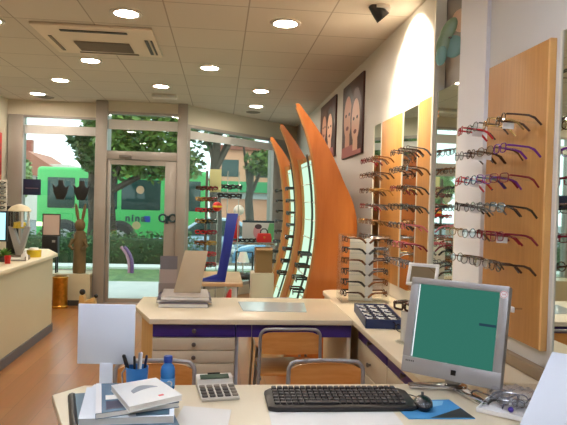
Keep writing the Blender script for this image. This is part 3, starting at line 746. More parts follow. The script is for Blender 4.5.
# plastic bag with spectacles, tray, white card
t = thing('plastic_tray', 'shallow white plastic tray under the clear bag at the desk corner', 'tray', (.96,1.80,Z), radians(-40))
MB().box(-.10,.10,-.085,.085,.001,.006,.002).build('base', M['white'], t)
e = MB(); e.box(-.10,.10,-.085,-.081,.006,.016); e.box(-.10,.10,.081,.085,.006,.016); e.box(-.10,-.096,-.081,.081,.006,.016); e.box(.096,.10,-.081,.081,.006,.016); e.build('rim', M['white'], t)
t = thing('plastic_bag', 'crumpled clear plastic bag with spectacles beside the monitor foot', 'bag', (.985,1.845,Z+.0075), radians(-40))
m = MB(); m.ball((0,0,.026),.092,.075,.027,28,16)
rr = random.Random(3)
for v in m.bm.verts:
    k = 1+.22*sin(v.co.x*90+v.co.y*40)*cos(v.co.y*110)+rr.uniform(-.06,.06); v.co.z = max(.0, .026+(v.co.z-.026)*k+.010*sin(v.co.x*150)*cos(v.co.y*70)); v.co.x *= 1+.10*sin(v.co.y*80); v.co.y *= 1+.1*cos(v.co.x*80)
bagm = pbr('bag_plastic',(176,176,182),.18,alpha=.24)
m.build('film', bagm, t, smooth=180)
for i,(x,y,z,rz,c) in enumerate([(.945,1.875,.776,.3,'grey'),(.985,1.83,.776,1.0,'black'),(1.02,1.82,.778,2.2,'navy'),(.955,1.82,.775,-.7,'dark brown')]):
    glasses_one(c, (x,y,z), (0,0,rz), f'{c} eyeglasses lying inside the crumpled clear plastic bag', 'eyeglasses in the plastic bag', i%2, .7)
t = tag(MB().ball((.93,1.77,Z+.018),.009,.009,.009).build('bottle_cap', pbr('violet',(64,36,140),.4)), 'small violet cap in front of the crumpled plastic bag', 'cap')
t = thing('display_card', 'pale blue-white display card leaning at the picture corner on the desk', 'card', (0,0,0))
A = Vector((.918,1.69,Z+.001)); B = Vector((1.08,1.80,.945)); hd = Vector((.72,-.70,0))
nn = (B-A).cross(hd).normalized()*.004
q = MB(); pts = [A, A+hd*.22, B+hd*.20, B]; q.add([*pts,*[p+nn for p in pts]],[[0,1,2,3],[7,6,5,4],[0,4,5,1],[1,5,6,2],[2,6,7,3],[3,7,4,0]]); q.build('card', M['card'], t, smooth=0)
q = MB(); C0 = B+hd*.1; q.add([C0+Vector((0,0,-.01)),C0+hd*.03+Vector((0,0,-.01)),C0+hd*.03+Vector((.05,.05,-.185)),C0+Vector((.05,.05,-.185)),C0+nn,C0+hd*.03+nn,C0+hd*.03+Vector((.054,.054,-.185)),C0+Vector((.054,.054,-.185))],[[0,1,2,3],[7,6,5,4],[0,4,5,1],[1,5,6,2],[2,6,7,3],[3,7,4,0]]); q.build('prop', M['card'], t, smooth=0)

# --------------------------------------------- things on the wall counter
t = thing('glasses_tray', 'dark blue compartment tray holding folded spectacles on the wall counter', 'tray', (.905,3.29,Z), radians(-6))
tm = pbr('tray_blue',(30,48,92),.4)
k = MB(); k.box(-.10,.10,-.25,.25,.001,.008); k.box(-.10,-.093,-.25,.25,.008,.05); k.box(.093,.10,-.25,.25,.008,.05); k.box(-.10,.10,-.25,-.243,.008,.05); k.box(-.10,.10,.243,.25,.008,.05); k.build('tray', tm, t)
k = MB()
for x in (-.033,.033): k.box(x-.002,x+.002,-.243,.243,.008,.046)
for y in (-.125,0,.125): k.box(-.093,.093,y-.002,y+.002,.008,.046)
k.build('dividers', M['navy'], t)
fold = MB()
fold.tube([(-.05,-.02,.012),(-.03,-.024,.014),(0,-.022,.016),(.03,-.024,.014),(.05,-.02,.012)],.006,8)
fold.mat(1).tube([(-.048,-.018,.016),(.02,.02,.020),(.045,.028,.018)],.0045,6); fold.tube([(.048,-.018,.016),(-.02,.02,.024),(-.045,.028,.020)],.0045,6)
fme = fold.mesh('folded_eyeglasses',[M['darkgrey'],M['white']])
n_ = 0
for r_ in range(4):
    for c_ in range(3):
        o = bpy.data.objects.new('folded_eyeglasses', fme); COL.objects.link(o)
        v = Matrix.Rotation(radians(-6),4,'Z') @ Vector((-.064+.064*c_, -.187+.125*r_, .024)); o.location = Vector((.905,3.29,Z))+v
        o.rotation_euler = (0,0,radians(84)); o.scale = (.9,.9,1)
        tag(o, f'folded white-armed spectacles in the blue tray, {ORD[r_]} row from the desk, {["aisle side","middle","wall side"][c_]}', 'eyeglasses', 'folded spectacles in the blue tray')
t = thing('display_stand', 'clear round display column with disc foot on the wall counter', 'display stand', (.90,2.74,Z))
MB().lathe([(0,.0005),(.05,.0005),(.05,.005),(.046,.007),(0,.007)],28).build('foot', M['acrylic'], t)
MB().lathe([(0,.007),(.026,.007),(.026,.15),(0,.15)],24).build('column', pbr('clear_white',(222,220,208),.2,alpha=.7), t)
glasses_one('dark brown', (.885,2.74,Z+.172), (0,0,radians(-60)), 'dark brown sunglasses on the clear column behind the monitor', 'sunglasses on the clear column', 1, 1.0, .006)
glasses_one('black', (.93,3.0,Z+.020), (0,0,radians(-80)), 'black eyeglasses lying between the blue tray and the clear column', 'loose eyeglasses on the wall counter', 1, 1.0)
t = thing('table_mirror', 'small tilted white framed table mirror by the wall behind the monitor', 'table mirror', (1.10,3.12,Z), radians(-35))
Q = Matrix.Translation((0,0,.22)) @ Matrix.Rotation(radians(-24),4,'X')
f = MB(); f.box(-.085,.085,-.006,.008,-.0,.018,.003,Q); f.box(-.085,.085,-.006,.008,.112,.13,.003,Q); f.box(-.085,-.067,-.006,.008,.018,.112,.003,Q); f.box(.067,.085,-.006,.008,.018,.112,.003,Q); f.build('frame', M['white'], t)
MB().box(-.067,.067,0,.004,.018,.112,0,Q).build('mirror_glass', M['mirror'], t)
MB().tube([(0,.02,.005),(0,.02,.16),(0,.02,.25)],[.012,.010,.008],10).build('post', M['white'], t)
MB().lathe([(0,.0005),(.06,.0005),(.06,.008),(.012,.014),(0,.014)],24,c=(0,.02,0)).build('foot', M['white'], t)
# acrylic eyewear tower
TX, TY = .965, 3.93
t = thing('eyewear_tower', 'white and clear acrylic eyewear tower on the wall counter before the tall fin', 'display stand', (TX,TY,Z))
MB().box(-.15,.17,-.10,.10,.001,.008,.002).build('base_plate', M['acrylic'], t)
MB().box(-.09,.06,-.02,-.014,.008,.425,.001).build('white_panel', pbr('tower_cream',(244,236,216),.5), t)
MB().box(.02,.072,-.030,-.021,.008,.43,.001).build('white_post', M['white'], t)
for x in (-.15,.17): MB().box(x-.003,x+.003,-.09,.09,.008,.45,.001).build('side_plate', M['acrylic'], t)
MB().box(-.15,.17,-.09,.09,.45,.456,.001).build('top_plate', M['acrylic'], t)
for i in range(6):
    z = .055+i*.072
    MB().box(-.147,.167,-.085,.085,z-.012,z-.009).build('shelf', M['acrylic'], t)
    for j,(x,rz,sd_) in enumerate(((.095,radians(88),'wall'),(-.075,radians(-84),'aisle'))):
        glasses_one(random.choice(['black','dark brown','tortoiseshell','grey']), (TX+(.15 if j == 0 else -.135),TY-.062,Z+z+.012), (0,0,rz),
            f'dark eyeglasses on the acrylic tower, {ORD[5-i]} shelf from the top, {sd_} side', 'eyeglasses on the acrylic tower', i%2, .95, .0035)

# ---------------------------------------------- things on the mid counter
tag(MB().prism([(.13,3.84),(.56,3.82),(.53,3.50),(.15,3.52)],'z',Z+.0002,Z+.004).build('glossy_brochure', pbr('glossy_sheet',(206,214,216),.12)), 'glossy pale brochure lying flat on the mid counter', 'brochure')
GM = 'magazines piled on the mid counter'
for i,(x0,x1,y0,y1,h,c,l) in enumerate([(-.37,-.08,3.62,3.98,.022,(150,140,150),'grey magazine lowest in the mid counter pile'),(-.385,-.06,3.66,3.99,.018,(72,66,92),'dark violet magazine in the middle of the mid counter pile'),(-.36,-.075,3.64,3.97,.022,(188,180,176),'pale magazine on top of the mid counter pile')]):
    z0 = Z+.0005+[0,.0225,.041][i]
    quadbook('magazine', l, [(x0,y1),(x1,y1),(x1+.02,y0),(x0+.01,y0)], z0, z0+h, pbr('cover_%d'%i,c,.35), None, GM)
t = thing('catalogue_board', 'cream catalogue cover standing upright on the magazines of the mid counter', 'catalogue', (-.19,3.80,Z+.0645), radians(-4))
Q = Matrix.Rotation(radians(-12),4,'X')
MB().prism([(-.095,0),(.075,0),(.11,.27),(-.035,.27)],'y',-.005,.005,.001,M=Q).build('cover', pbr('catalogue_cream',(206,186,150),.5), t)
MB().box(-.07,.06,.01,.095,.0005,.004).build('foot', M['black'], t)
MB().tube([(0,.048,.15),(0,.09,.004)],.004,6).build('prop', M['black'], t)
t = thing('brochure_holder', 'grey brochure holder beside the cream catalogue cover on the mid counter', 'brochure holder', (-.33,3.99,Z), radians(5))
MB().box(-.07,.05,-.005,.0,.0,.16,.001).build('back_plate', M['acrylic'], t); MB().box(-.07,.05,-.04,.0,.0005,.01,.001).build('foot', M['acrylic'], t)
for k_,(z0,z1) in enumerate(((.0,.10),(.09,.19),(.18,.28))):
    MB().box(-.068+.004*k_,.045+.004*k_,-.012-.004*(2-k_),-.008-.004*(2-k_),z0+.011,z1).build('leaflet', pbr('leaflet_%d'%k_,[(150,136,128),(176,160,150),(120,116,120)][k_],.5), t)
# ------------------------------------------ table with the blue stand, racks
t = thing('side_table', 'small light wood table with white legs behind the mid counter', 'table', (-.06,5.3,0))
MB().box(-.28,.26,-.42,.42,.70,.728,.004).build('tabletop', wood('table_wood',(206,168,122),(220,184,140),.4,(3,40,40)), t)
for x in (-.24,.20):
    for y in (-.38,.38): MB().box(x-.014,x+.014,y-.014,y+.014,0,.70,.002).build('leg', M['white'], t)
t = thing('advertising_stand', 'tall royal blue leaning display blade with long foot on the light wood table', 'display stand', (-.03,5.04,.7285))
MB().prism([(-.115,.0),(.085,.0),(.18,.575),(.085,.575),(.055,.30),(.015,.055),(-.105,.018)],'y',-.025,.025,.004).build('blade', M['blue'], t)
MB().box(-.11,.085,-.08,.09,.0005,.010,.002).build('foot', M['blue'], t)
t = thing('waste_bin', 'pale green round bin under the light wood table', 'bin', (-.06,5.45,0))
MB().lathe([(0,.002),(.10,.002),(.125,.40),(.118,.40),(.095,.01),(0,.01)],24).build('body', pbr('bin_green',(186,206,184),.5), t)
tag(MB().lathe([(0,.002),(.055,.002),(.06,.02),(.06,.40),(.04,.46),(.02,.50),(0,.50)],18,c=(.13,6.1,0)).build('fire_extinguisher', M['red']), 'red cylinder standing on the floor behind the light wood table', 'extinguisher')

def spinner(loc, h, label, tiers, per, r, z0, dz, gl, group):
    t = thing('eyewear_rack', label, 'eyewear rack', loc, 0)
    MB().lathe([(0,.001),(.17,.001),(.17,.015),(.05,.03),(0,.03)],24).build('foot', M['darkgrey'], t)
    MB().cyl((0,0,.03),(0,0,h),.014,n=12).build('pole', M['knob'], t)
    for i in range(tiers):
        z = z0+i*dz
        m = MB()
        for k in range(per):
            a = 2*pi*k/per+.4; m.cyl((0,0,z-.006),(cos(a)*(r+.005),sin(a)*(r+.005),z-.004),.003,n=6)
        m.build('arm', M['knob'], t)
        for k in range(per):
            a = 2*pi*k/per+.4
            c = random.choice(['black','tortoiseshell','red','grey','gold','dark brown','wine red'])
            glasses_one(c, (loc[0]+cos(a)*r,loc[1]+sin(a)*r,loc[2]+z), (0,0,a+pi/2), f'{c} eyeglasses on {gl}, {ORD[tiers-1-i]} tier from the top, {["window side","wall side","shop side","aisle side","door side"][k%5]}', group, (i+k)%2, .95, .0048)
    return t
t = spinner((-.15,6.25,0), 1.72, 'floor standing spinner rack of spectacles beside the blue blade', 9, 5, .10, .62, .115, 'the spinner rack', 'eyeglasses on the spinner rack')
MB().box(.03,.15,-.012,-.008,1.50,1.74,.001).build('header_card', pbr('pale_yellow_card',(206,206,150),.5), t)
MB().box(-.01,.06,-.010,-.006,1.62,1.64).build('card_clip', M['knob'], t)
t = thing('toy_ball', 'red and yellow ball hanging on the spinner rack', 'ball', (-.035,6.10,1.35))
m = MB(); m.ball((0,0,0),.05,n=20,m=12); m.mat(1).ball((0,-.008,.0),.0505,.045,.022,20,10); m.build('ball', [M['red'],M['yellow']], t)
MB().cyl((0,0,.05),(0,0.0,.09),.003,n=6).build('loop', M['black'], t)
# display table by the slanting window
t = thing('window_table', 'glass topped display table with chrome legs by the slanting window', 'table', (.43,8.2,0))
MB().box(-.36,.34,-.28,.22,.845,.860,.003).build('glass_top', pbr('frosty_glass',(170,196,196),.1,alpha=.8), t)
MB().box(-.36,.34,-.285,-.281,.835,.862).build('edge_strip', M['chrome'], t)
for x in (-.33,.31):
    for y in (-.25,.19): MB().cyl((x,y,0),(x,y,.845),.012,n=10).build('leg', M['chrome'], t)
t = thing('handbag', 'small bright red handbag with black handle on the window table', 'handbag', (.60,8.05,.8605), radians(4))
MB().prism([(-.10,0),(.10,0),(.105,.05),(.09,.125),(-.09,.125),(-.105,.05)],'y',-.04,.04,.012).build('body', M['red'], t)
MB().tube([(-.05,0,.12),(-.045,0,.16),(-.02,0,.185),(.02,0,.185),(.045,0,.16),(.05,0,.12)],.009,8).build('handle', M['black'], t)
MB().box(-.012,.012,-.046,-.04,.06,.085,.002).build('clasp', M['gold'], t)
t = thing('photo_panel', 'landscape photo panel with a pink face standing behind the red handbag', 'photo panel', (.55,8.30,.8605))
MB().box(-.24,.21,-.006,.006,0,.29,.002).build('board', pbr('photo_pale',(206,208,206),.4), t)
MB().box(-.24,.21,-.0075,-.0062,.26,.29).build('dark_top', pbr('photo_dark',(40,58,70),.4), t)
MB().prism([(.08,.003),(.207,.003),(.207,.255),(.14,.255)],'y',-.0072,-.0062).build('green_field', pbr('photo_green',(100,176,120),.4), t)
MB().prism(oval(-.03,.13,.055,.09),'y',-.0078,-.0065).build('printed_face', pbr('photo_pink',(206,150,156),.4), t)
MB().prism(oval(-.015,.205,.05,.035),'y',-.0084,-.0079).build('printed_hair', pbr('photo_hair',(70,52,60),.4), t)
MB().box(-.15,.12,.006,.07,0,.006).build('foot', M['black'], t)
for i,(x,y,c) in enumerate([(.40,7.99,'black'),(.46,8.06,'dark brown'),(.28,8.0,'black')]):
    glasses_one(c, (x,y,.885), (0,0,radians(20*i)), f'{c} sunglasses on the window table, {["beside the handbag","just behind the ones beside the handbag","next to the red stand"][i]}', 'sunglasses on the window table', 1, 1.1, .007)
t = thing('sunglasses_rack', 'small red stand topped by a white globe on the window table', 'display stand', (.22,8.12,.8605))
MB().box(-.04,.04,-.03,.03,0,.36,.003).build('red_box', M['red'], t)
MB().ball((.03,0,.43),.072,n=20,m=14).build('globe', pbr('globe_white',(222,222,218),.3), t)
t = thing('wire_rack', 'wire rack with two rows of dark sunglasses behind the blue blade', 'eyewear rack', (.10,7.35,0))
MB().lathe([(0,.001),(.15,.001),(.15,.015),(0,.02)],20).build('foot', M['chrome'], t)
m = MB()
for x in (-.14,-.02,.12): m.cyl((x,0,.02),(x,0,1.78),.006,n=8)
m.box(-.15,.13,-.006,.006,.015,.03); m.box(-.15,.13,-.005,.005,1.46,1.468); m.box(-.15,.13,-.005,.005,1.57,1.578); m.build('frame', M['chrome'], t)
for r_ in range(2):
    for c_ in range(2):
        glasses_one('black', (.03+.155*c_,7.33,1.48+.11*r_), (0,0,0), f'black sunglasses on the wire rack, {["lower","upper"][r_]} row, {["next to the spinner rack","above the red stand"][c_]}', 'sunglasses on the wire rack', 1, 1.0, .011)
# cream pedestal with cardboard box, dark stool, lamp
tag(MB().box(.34,.575,6.15,6.45,0,.66,.004).build('pedestal', pbr('pedestal_cream',(206,190,166),.5)), 'plain cream pedestal between the mid counter and the fins', 'pedestal')
t = thing('cardboard_box', 'open brown cardboard box on the cream pedestal', 'box', (.47,6.32,.6605))
m = MB(); m.box(-.09,.09,-.10,.10,0,.006); m.box(-.09,-.085,-.10,.10,.006,.26); m.box(.085,.09,-.10,.10,.006,.26); m.box(-.085,.085,-.10,-.095,.006,.26); m.box(-.085,.085,.095,.10,.006,.26); m.build('box', M['cardboard'], t)
m = MB(); m.add([(-.085,-.10,.26),(.085,-.10,.26),(.085,-.16,.24),(-.085,-.16,.24),(-.085,-.10,.264),(.085,-.10,.264),(.085,-.16,.244),(-.085,-.16,.244)],[[3,2,1,0],[4,5,6,7],[0,1,5,4],[2,3,7,6],[1,2,6,5],[3,0,4,7]]); m.build('flap', M['cardboard'], t, smooth=0)
t = thing('stool', 'black stool with bent legs under the window table', 'stool', (.30,7.0,0))
MB().lathe([(0,.50),(.14,.50),(.15,.53),(.13,.56),(0,.565)],20).build('seat', M['black'], t)
for k in range(4):
    a = pi/4+k*pi/2; MB().tube([(.10*cos(a),.10*sin(a),.50),(.13*cos(a),.13*sin(a),.30),(.17*cos(a),.17*sin(a),0)],.014,8).build('leg', M['black'], t)
MB().tube([(-.10,.10,.50),(-.10,.14,.80),(.10,.14,.80),(.10,.10,.50)],.012,8).build('back_hoop', M['black'], t)
t = thing('desk_lamp', 'small white lamp shade standing on the black stool', 'lamp', (.28,6.97,.5655))
MB().lathe([(0,.001),(.05,.001),(.05,.012),(.008,.016),(.008,.16)],16).build('base', M['chrome'], t)
MB().lathe([(.075,.13),(.04,.25),(.036,.25),(.070,.13)],20).build('lamp_shade', M['white'], t)

# -------------------------------------------- things on the reception counter
RZ = .8105
t = thing('computer_monitor', 'black framed monitor with pale blue screen on the reception counter, cut by the picture edge', 'monitor', (-2.0,5.22,RZ), radians(6))
MB().box(-.20,.20,-.0,.03,.20,.46,.005).build('housing', M['black'], t); MB().box(-.185,.185,-.004,-.0005,.215,.445).build('screen', emit('screen_blue',(150,214,226),1.0), t)
MB().cyl((0,.02,.01),(0,.02,.22),.018).build('stand_neck', M['black'], t); MB().box(-.1,.1,-.07,.09,.0005,.012,.004).build('stand_base', M['black'], t)
t = thing('display_lantern', 'glass lantern with domed white lid on silver fan-shaped stand on the reception counter', 'lantern', (-1.90,5.85,RZ))
MB().prism([(-.012,.0),(.022,.0),(.10,.30),(.055,.31),(.012,.12),(-.05,.31),(-.095,.30)],'y',-.03,.03,.004).build('fan_stand', M['silver'], t)
MB().box(-.08,.08,-.05,.05,.0003,.010,.003).build('foot', M['silver'], t)
MB().lathe([(0,.28),(.075,.28),(.085,.30),(.085,.44),(.08,.445),(0,.445)],24).build('jar', M['acrylic'], t)
MB().lathe([(0,.286),(.06,.286),(.06,.34),(0,.35)],20).build('filling', M['yellow'], t)
for k in range(5): MB().cyl((.078*cos(k*1.2566+.3),.078*sin(k*1.2566+.3),.30),(.078*cos(k*1.2566+.3),.078*sin(k*1.2566+.3),.445),.011,n=8).build('column', [M['white'],M['black']][k%2], t)
MB().lathe([(0,.515),(.03,.51),(.075,.49),(.105,.455),(.105,.445),(0,.445)],28).build('lid', M['cream'], t)
t = thing('standing_panel', 'upright black display panel on the reception counter behind the lantern', 'panel', (-2.06,6.08,RZ), radians(3))
MB().box(-.075,.075,-.012,.012,.02,.49,.003).build('board', M['black'], t); MB().box(-.08,.08,-.06,.06,.0005,.02,.003).build('foot', M['black'], t)
t = thing('eyewear_rack', 'narrow counter rack of dark spectacles beside the black panel', 'eyewear rack', (-2.08,5.88,RZ))
MB().box(-.05,.05,-.05,.05,.0005,.012).build('foot', M['black'], t); MB().box(-.05,.05,-.004,.004,.012,.74,.002).build('board', M['whiteframe'], t)
for i in range(7):
    z = .42+i*.047
    MB().box(-.03,.03,-.03,-.004,z-.008,z-.005).build('shelf', M['white'], t)
    glasses_one('black', (-2.08,5.842,RZ+z+.008), (0,0,0), f'dark spectacles on the counter rack beside the black panel, {ORD[6-i]} from the top', 'spectacles on the counter rack', 1, .6, .006)
t = thing('storage_tin', 'yellow round tin with white top at the reception counter corner', 'tin', (-1.80,5.98,RZ))
MB().lathe([(0,.0005),(.065,.0005),(.068,.07),(0,.07)],20).build('tin', M['yellow'], t); MB().lathe([(0,.09),(.04,.09),(.045,.07),(0,.07)],18).build('lid', M['white'], t)
t = thing('potted_plant', 'small green potted plant on the reception counter beside the monitor', 'plant', (-1.92,5.50,RZ))
MB().lathe([(0,.0005),(.04,.0005),(.05,.05),(.045,.05),(0,.045)],16).build('pot', M['darkgrey'], t)
m = MB(); rr = random.Random(5)
for k in range(40):
    a = rr.uniform(0,6.28); l = rr.uniform(.05,.10); e_ = rr.uniform(.2,1.3); p = Vector((0,0,.045)); q = p+Vector((cos(a)*cos(e_),sin(a)*cos(e_),sin(e_)))*l; n_ = Vector((-sin(a),cos(a),0))*.012
    mid_ = (p+q)/2+Vector((0,0,.01)); m.add([p,mid_-n_,q,mid_+n_],[[0,1,2,3]])
m.build('foliage', leafmat('plant_leaf',(60,120,50),(120,170,70),8), t, smooth=0)
tag(MB().lathe([(0,.0005),(.022,.0005),(.026,.07),(.023,.07),(.02,.006),(0,.006)],18,c=(-1.83,5.35,RZ)).build('red_cup', M['red']), 'small red cup at the reception counter edge before the plant', 'cup')
t = tag(MB().ball((0,0,.05),.09,.07,.05).build('pouch', pbr('dark_plum',(58,28,48),.6,var=.2), None, (-1.92,5.16,RZ)), 'dark plum soft pouch under the monitor on the reception counter', 'pouch')
t = thing('paper_tray', 'grey open tray of small papers on the reception counter', 'tray', (-1.86,5.66,RZ), radians(5))
m = MB(); m.box(-.10,.10,-.09,.09,.0005,.006); m.box(-.10,.10,.085,.09,.006,.04); m.box(-.10,-.095,-.09,.085,.006,.04); m.box(.095,.10,-.09,.085,.006,.04); m.build('tray', M['grille'], t)
MB().box(-.08,.07,-.08,.07,.006,.018).build('papers', M['paper'], t)
tag(MB().lathe([(0,.0005),(.03,.0005),(.03,.05),(.012,.075),(.012,.09),(0,.09)],16,c=(-1.775,5.62,RZ)).build('pink_bottle', M['tagpaper']), 'little white bottle on the reception counter edge beside the paper tray', 'bottle')

# ------------------------------------------------ front window ledge and floor
w = MB(); w.box(XL,-1.67,7.88,8.05,.385,.41); w.box(XL,-1.67,7.88,7.90,0,.385); struct(w,'trim_4',M['cream'])
struct(MB().box(-2.6,-1.67,7.865,7.88,0,.07),'trim_5',M['darkgrey'])
LZ = .4105
t = thing('carved_rabbit', 'tall brown carved rabbit figure with two upright ears on the window ledge', 'figure', (-1.83,8.0,LZ))
rb = wood('carved_wood',(92,76,46),(124,100,62),.7,(12,12,5))
MB().lathe([(0,.001),(.08,.001),(.085,.06),(.078,.25),(.085,.40),(.075,.50),(.05,.56),(0,.57)],20).build('body', rb, t)
MB().ball((0,-.01,.63),.068,.065,.085,18,12).build('head', rb, t)
for s in (-1,1): MB().ball((0,0,0),.022,.016,.13,12,10,M=Matrix.Translation((s*.042,0,.79)) @ Matrix.Rotation(s*.16,4,'Y')).build('ear', rb, t)
MB().tube([(-.07,-.05,.45),(-.11,-.07,.36),(-.06,-.10,.32)],[.028,.024,.018],8).build('arm', rb, t); MB().tube([(.07,-.05,.45),(.10,-.07,.36),(.05,-.10,.32)],[.028,.024,.018],8).build('arm', rb, t)
t = thing('display_box', 'black box on four legs on the window ledge under the framed notice', 'display stand', (-2.19,8.0,LZ))
MB().box(-.11,.09,-.05,.05,.24,.48,.006).build('box', M['black'], t)
for x in (-.09,.07):
    for y in (-.04,.04): MB().box(x-.008,x+.008,y-.008,y+.008,0,.24).build('leg', M['black'], t)
MB().box(.02,.06,-.054,-.049,.40,.43).build('plate', M['silver'], t)
t = thing('framed_notice', 'blank pinkish notice in dark frame standing on the black box', 'frame', (-2.19,8.0,LZ+.4805))
f = MB(); f.box(-.12,.11,-.008,.008,0,.014); f.box(-.12,.11,-.008,.008,.276,.29); f.box(-.12,-.107,-.008,.008,.014,.276); f.box(.097,.11,-.008,.008,.014,.276); f.build('frame', M['darkgrey'], t)
MB().box(-.107,.097,-.003,.003,.014,.276).build('sheet', pbr('notice_paper',(206,184,174),.6), t)
def bust(x, label):
    t = thing('bust_cutout', label, 'display cutout', (x,8.15,1.37), 0, 'black bust cutouts in the window')
    MB().prism([(-.05,0),(.05,0),(.085,.09),(.11,.20),(.075,.165),(.045,.19),(.035,.26),(-.03,.26),(-.03,.19),(-.06,.165),(-.105,.21),(-.09,.10)],'y',-.012,.012,.003).build('cutout', M['black'], t)
    for s in (-.03,.03): MB().cyl((s,0,.25),(s,0,H-1.37),.001,n=6).build('wire', M['acrylic'], t)
bust(-2.13,'black bust shaped cutout hanging in the front window, over the framed notice'); bust(-1.86,'black bust shaped cutout hanging in the front window, over the carved rabbit')
t = thing('hanging_sign', 'square dark navy sign hanging in the front window corner', 'sign', (-2.49,8.12,1.42))
MB().box(-.11,.115,-.006,.006,0,.21,.002).build('board', M['navy'], t); MB().box(-.08,.085,-.0085,-.0065,.088,.093).build('printed_line', pbr('sign_line',(176,140,150),.5), t)
for s in (-.09,.09): MB().cyl((s,0,.205),(s,0,H-1.42),.001,n=6).build('wire', M['acrylic'], t)
t = thing('umbrella_stand', 'shiny gold cylinder stand on the floor before the window ledge', 'umbrella stand', (-2.0,7.74,0))
MB().lathe([(0,.001),(.098,.001),(.102,.02),(.092,.03),(.092,.37),(.102,.385),(.098,.40),(.085,.40),(.083,.02),(0,.02)],28).build('cylinder', M['gold'], t)
t = thing('toy_cart', 'small yellow wooden cart with black knobs on the floor beside the door', 'toy', (-1.68,7.74,0))
MB().prism([(-.08,.012),(.13,.012),(.115,.14),(.0,.09),(-.02,.16),(-.07,.16)],'y',-.06,.06,.006).build('body', M['sidewood'], t)
MB().ball((-.045,-.0,.20),.038).build('knob', M['black'], t); MB().cyl((-.045,0,.155),(-.045,0,.19),.01).build('stem', M['sidewood'], t); MB().ball((.125,-.0,.15),.026).build('knob', M['black'], t)
for s in (-.05,.10): MB().cyl((s,-.075,.03),(s,.075,.03),.03,n=18).build('wheel', M['black'], t)
t = thing('textile_hanging', 'red and dark green textile picture hanging on the side wall near the front window', 'wall hanging', (XL,7.74,1.60))
MB().box(.001,.02,-.32,.33,0,.62,.004).build('cloth', M['red'], t); MB().prism([(-.2,.18),(.2,.20),(.26,.36),(.1,.56),(-.12,.58),(-.27,.40)],'x',.0205,.024).build('dark_shape', pbr('deep_green',(36,50,40),.6), t); MB().box(.0205,.024,-.31,.32,.03,.07).build('band', pbr('pale_orange',(224,140,90),.6), t)
tag(MB().box(XL+.001,XL+.018,7.3,8.1,1.0,1.55,.002).build('wall_board', pbr('board_yellow',(186,160,110),.6)), 'plain yellowish board on the side wall below the red hanging', 'board')
# stickers on the door glass
Q90 = Matrix.Rotation(radians(90),4,'X')
t = thing('door_sign', 'dark teal spectacles-shaped sign on the door stile', 'sign', (-.715,8.06,1.16)); tk = pbr('sign_teal',(22,56,62),.4)
for x in (-.055,.075): MB().tube([(x+.048*cos(k*2*pi/20),0,.048*sin(k*2*pi/20)) for k in range(20)],.014,8,closed=True).build('ring', tk, t)
MB().tube([(-.01,0,.01),(.01,0,.02),(.03,0,.01)],.011,6).build('bridge', tk, t); MB().cyl((.0,0,-.06),(0.0,0,.015),.010).build('stem', tk, t); MB().box(-.02,.02,0,.025,-.075,-.055).build('mount', tk, t)
for (x,z,l) in ((-1.08,1.53,'round pale sticker high on the door glass'),(-1.12,1.05,'round pale sticker low on the door glass')):
    tag(MB().lathe([(0,0),(.055,0),(.055,.001),(0,.001)],24,M=Matrix.Translation((x,8.098,z)) @ Q90).build('round_sticker', pbr('sticker_pale',(206,196,172),.5,alpha=.5)), l, 'sticker', 'round stickers on the door')

# -------------------------------------------------------------------- outside
def ext(mb, name, mats, smooth=40): return struct(mb, name, mats, smooth)
ext(MB().box(-14,14,8.42,10.7,-.16,-.06), 'pavement_outside', pbr('pavement',(196,192,190),.8,var=.06,vscale=3))
ext(MB().box(-14,14,10.7,12.7,-.16,-.07), 'lawn_outside', leafmat('lawn',(70,98,54),(104,130,76),6))
ext(MB().box(-14,14,12.7,13.3,-.16,-.03), 'kerb_outside', pbr('kerb',(214,212,206),.8))
ext(MB().box(-14,14,13.3,14.6,-.3,-.1), 'soil_outside', pbr('soil',(96,82,64),.9))
ext(MB().box(-40,40,14.6,70,-.6,-.5), 'street_outside', pbr('asphalt',(120,122,124),.9,var=.08,vscale=1))
def leaves(name, blobs, n, size, mat, parent=None, seed=1, loc=(0,0,0), squash=1.0):
    rr = random.Random(seed); m = MB()
    vol = [b[3]*b[4]*b[5] for b in blobs]; tot = sum(vol); vs = []; fs = []
    for b,v in zip(blobs,vol):
        for k in range(int(n*v/tot)+1):
            while True:
                p = Vector((rr.uniform(-1,1),rr.uniform(-1,1),rr.uniform(-1,1)))
                if .25 < p.length < 1: break
            c = Vector((b[0]+p.x*b[3], b[1]+p.y*b[4], b[2]+p.z*b[5]))
            a = Vector((rr.uniform(-1,1),rr.uniform(-1,1),rr.uniform(-.6,.6))).normalized(); q = a.orthogonal().normalized(); q.rotate(Matrix.Rotation(rr.uniform(0,6.28),3,a))
            s_ = size*rr.uniform(.6,1.3); i = len(vs)
            vs += [c-a*s_, c+q*s_*.45, c+a*s_, c-q*s_*.45]; fs.append([i,i+1,i+2,i+3])
    me = bpy.data.meshes.new(name); me.from_pydata([tuple(v) for v in vs],[],fs); me.materials.append(mat)
    m.bm.free(); o = bpy.data.objects.new(name, me); COL.objects.link(o); o.location = loc
    if parent: o.parent = parent
    return o
bark = pbr('bark',(70,58,48),.9,var=.3,vscale=6)
LM = leafmat('leaf_green',(44,70,26),(124,150,64),2.2); LD = leafmat('leaf_dark',(34,58,30),(84,112,56),2.0); LL = leafmat('leaf_light',(110,138,84),(160,182,122),1.2); LP = leafmat('leaf_hedge',(38,64,30),(74,108,52),4)
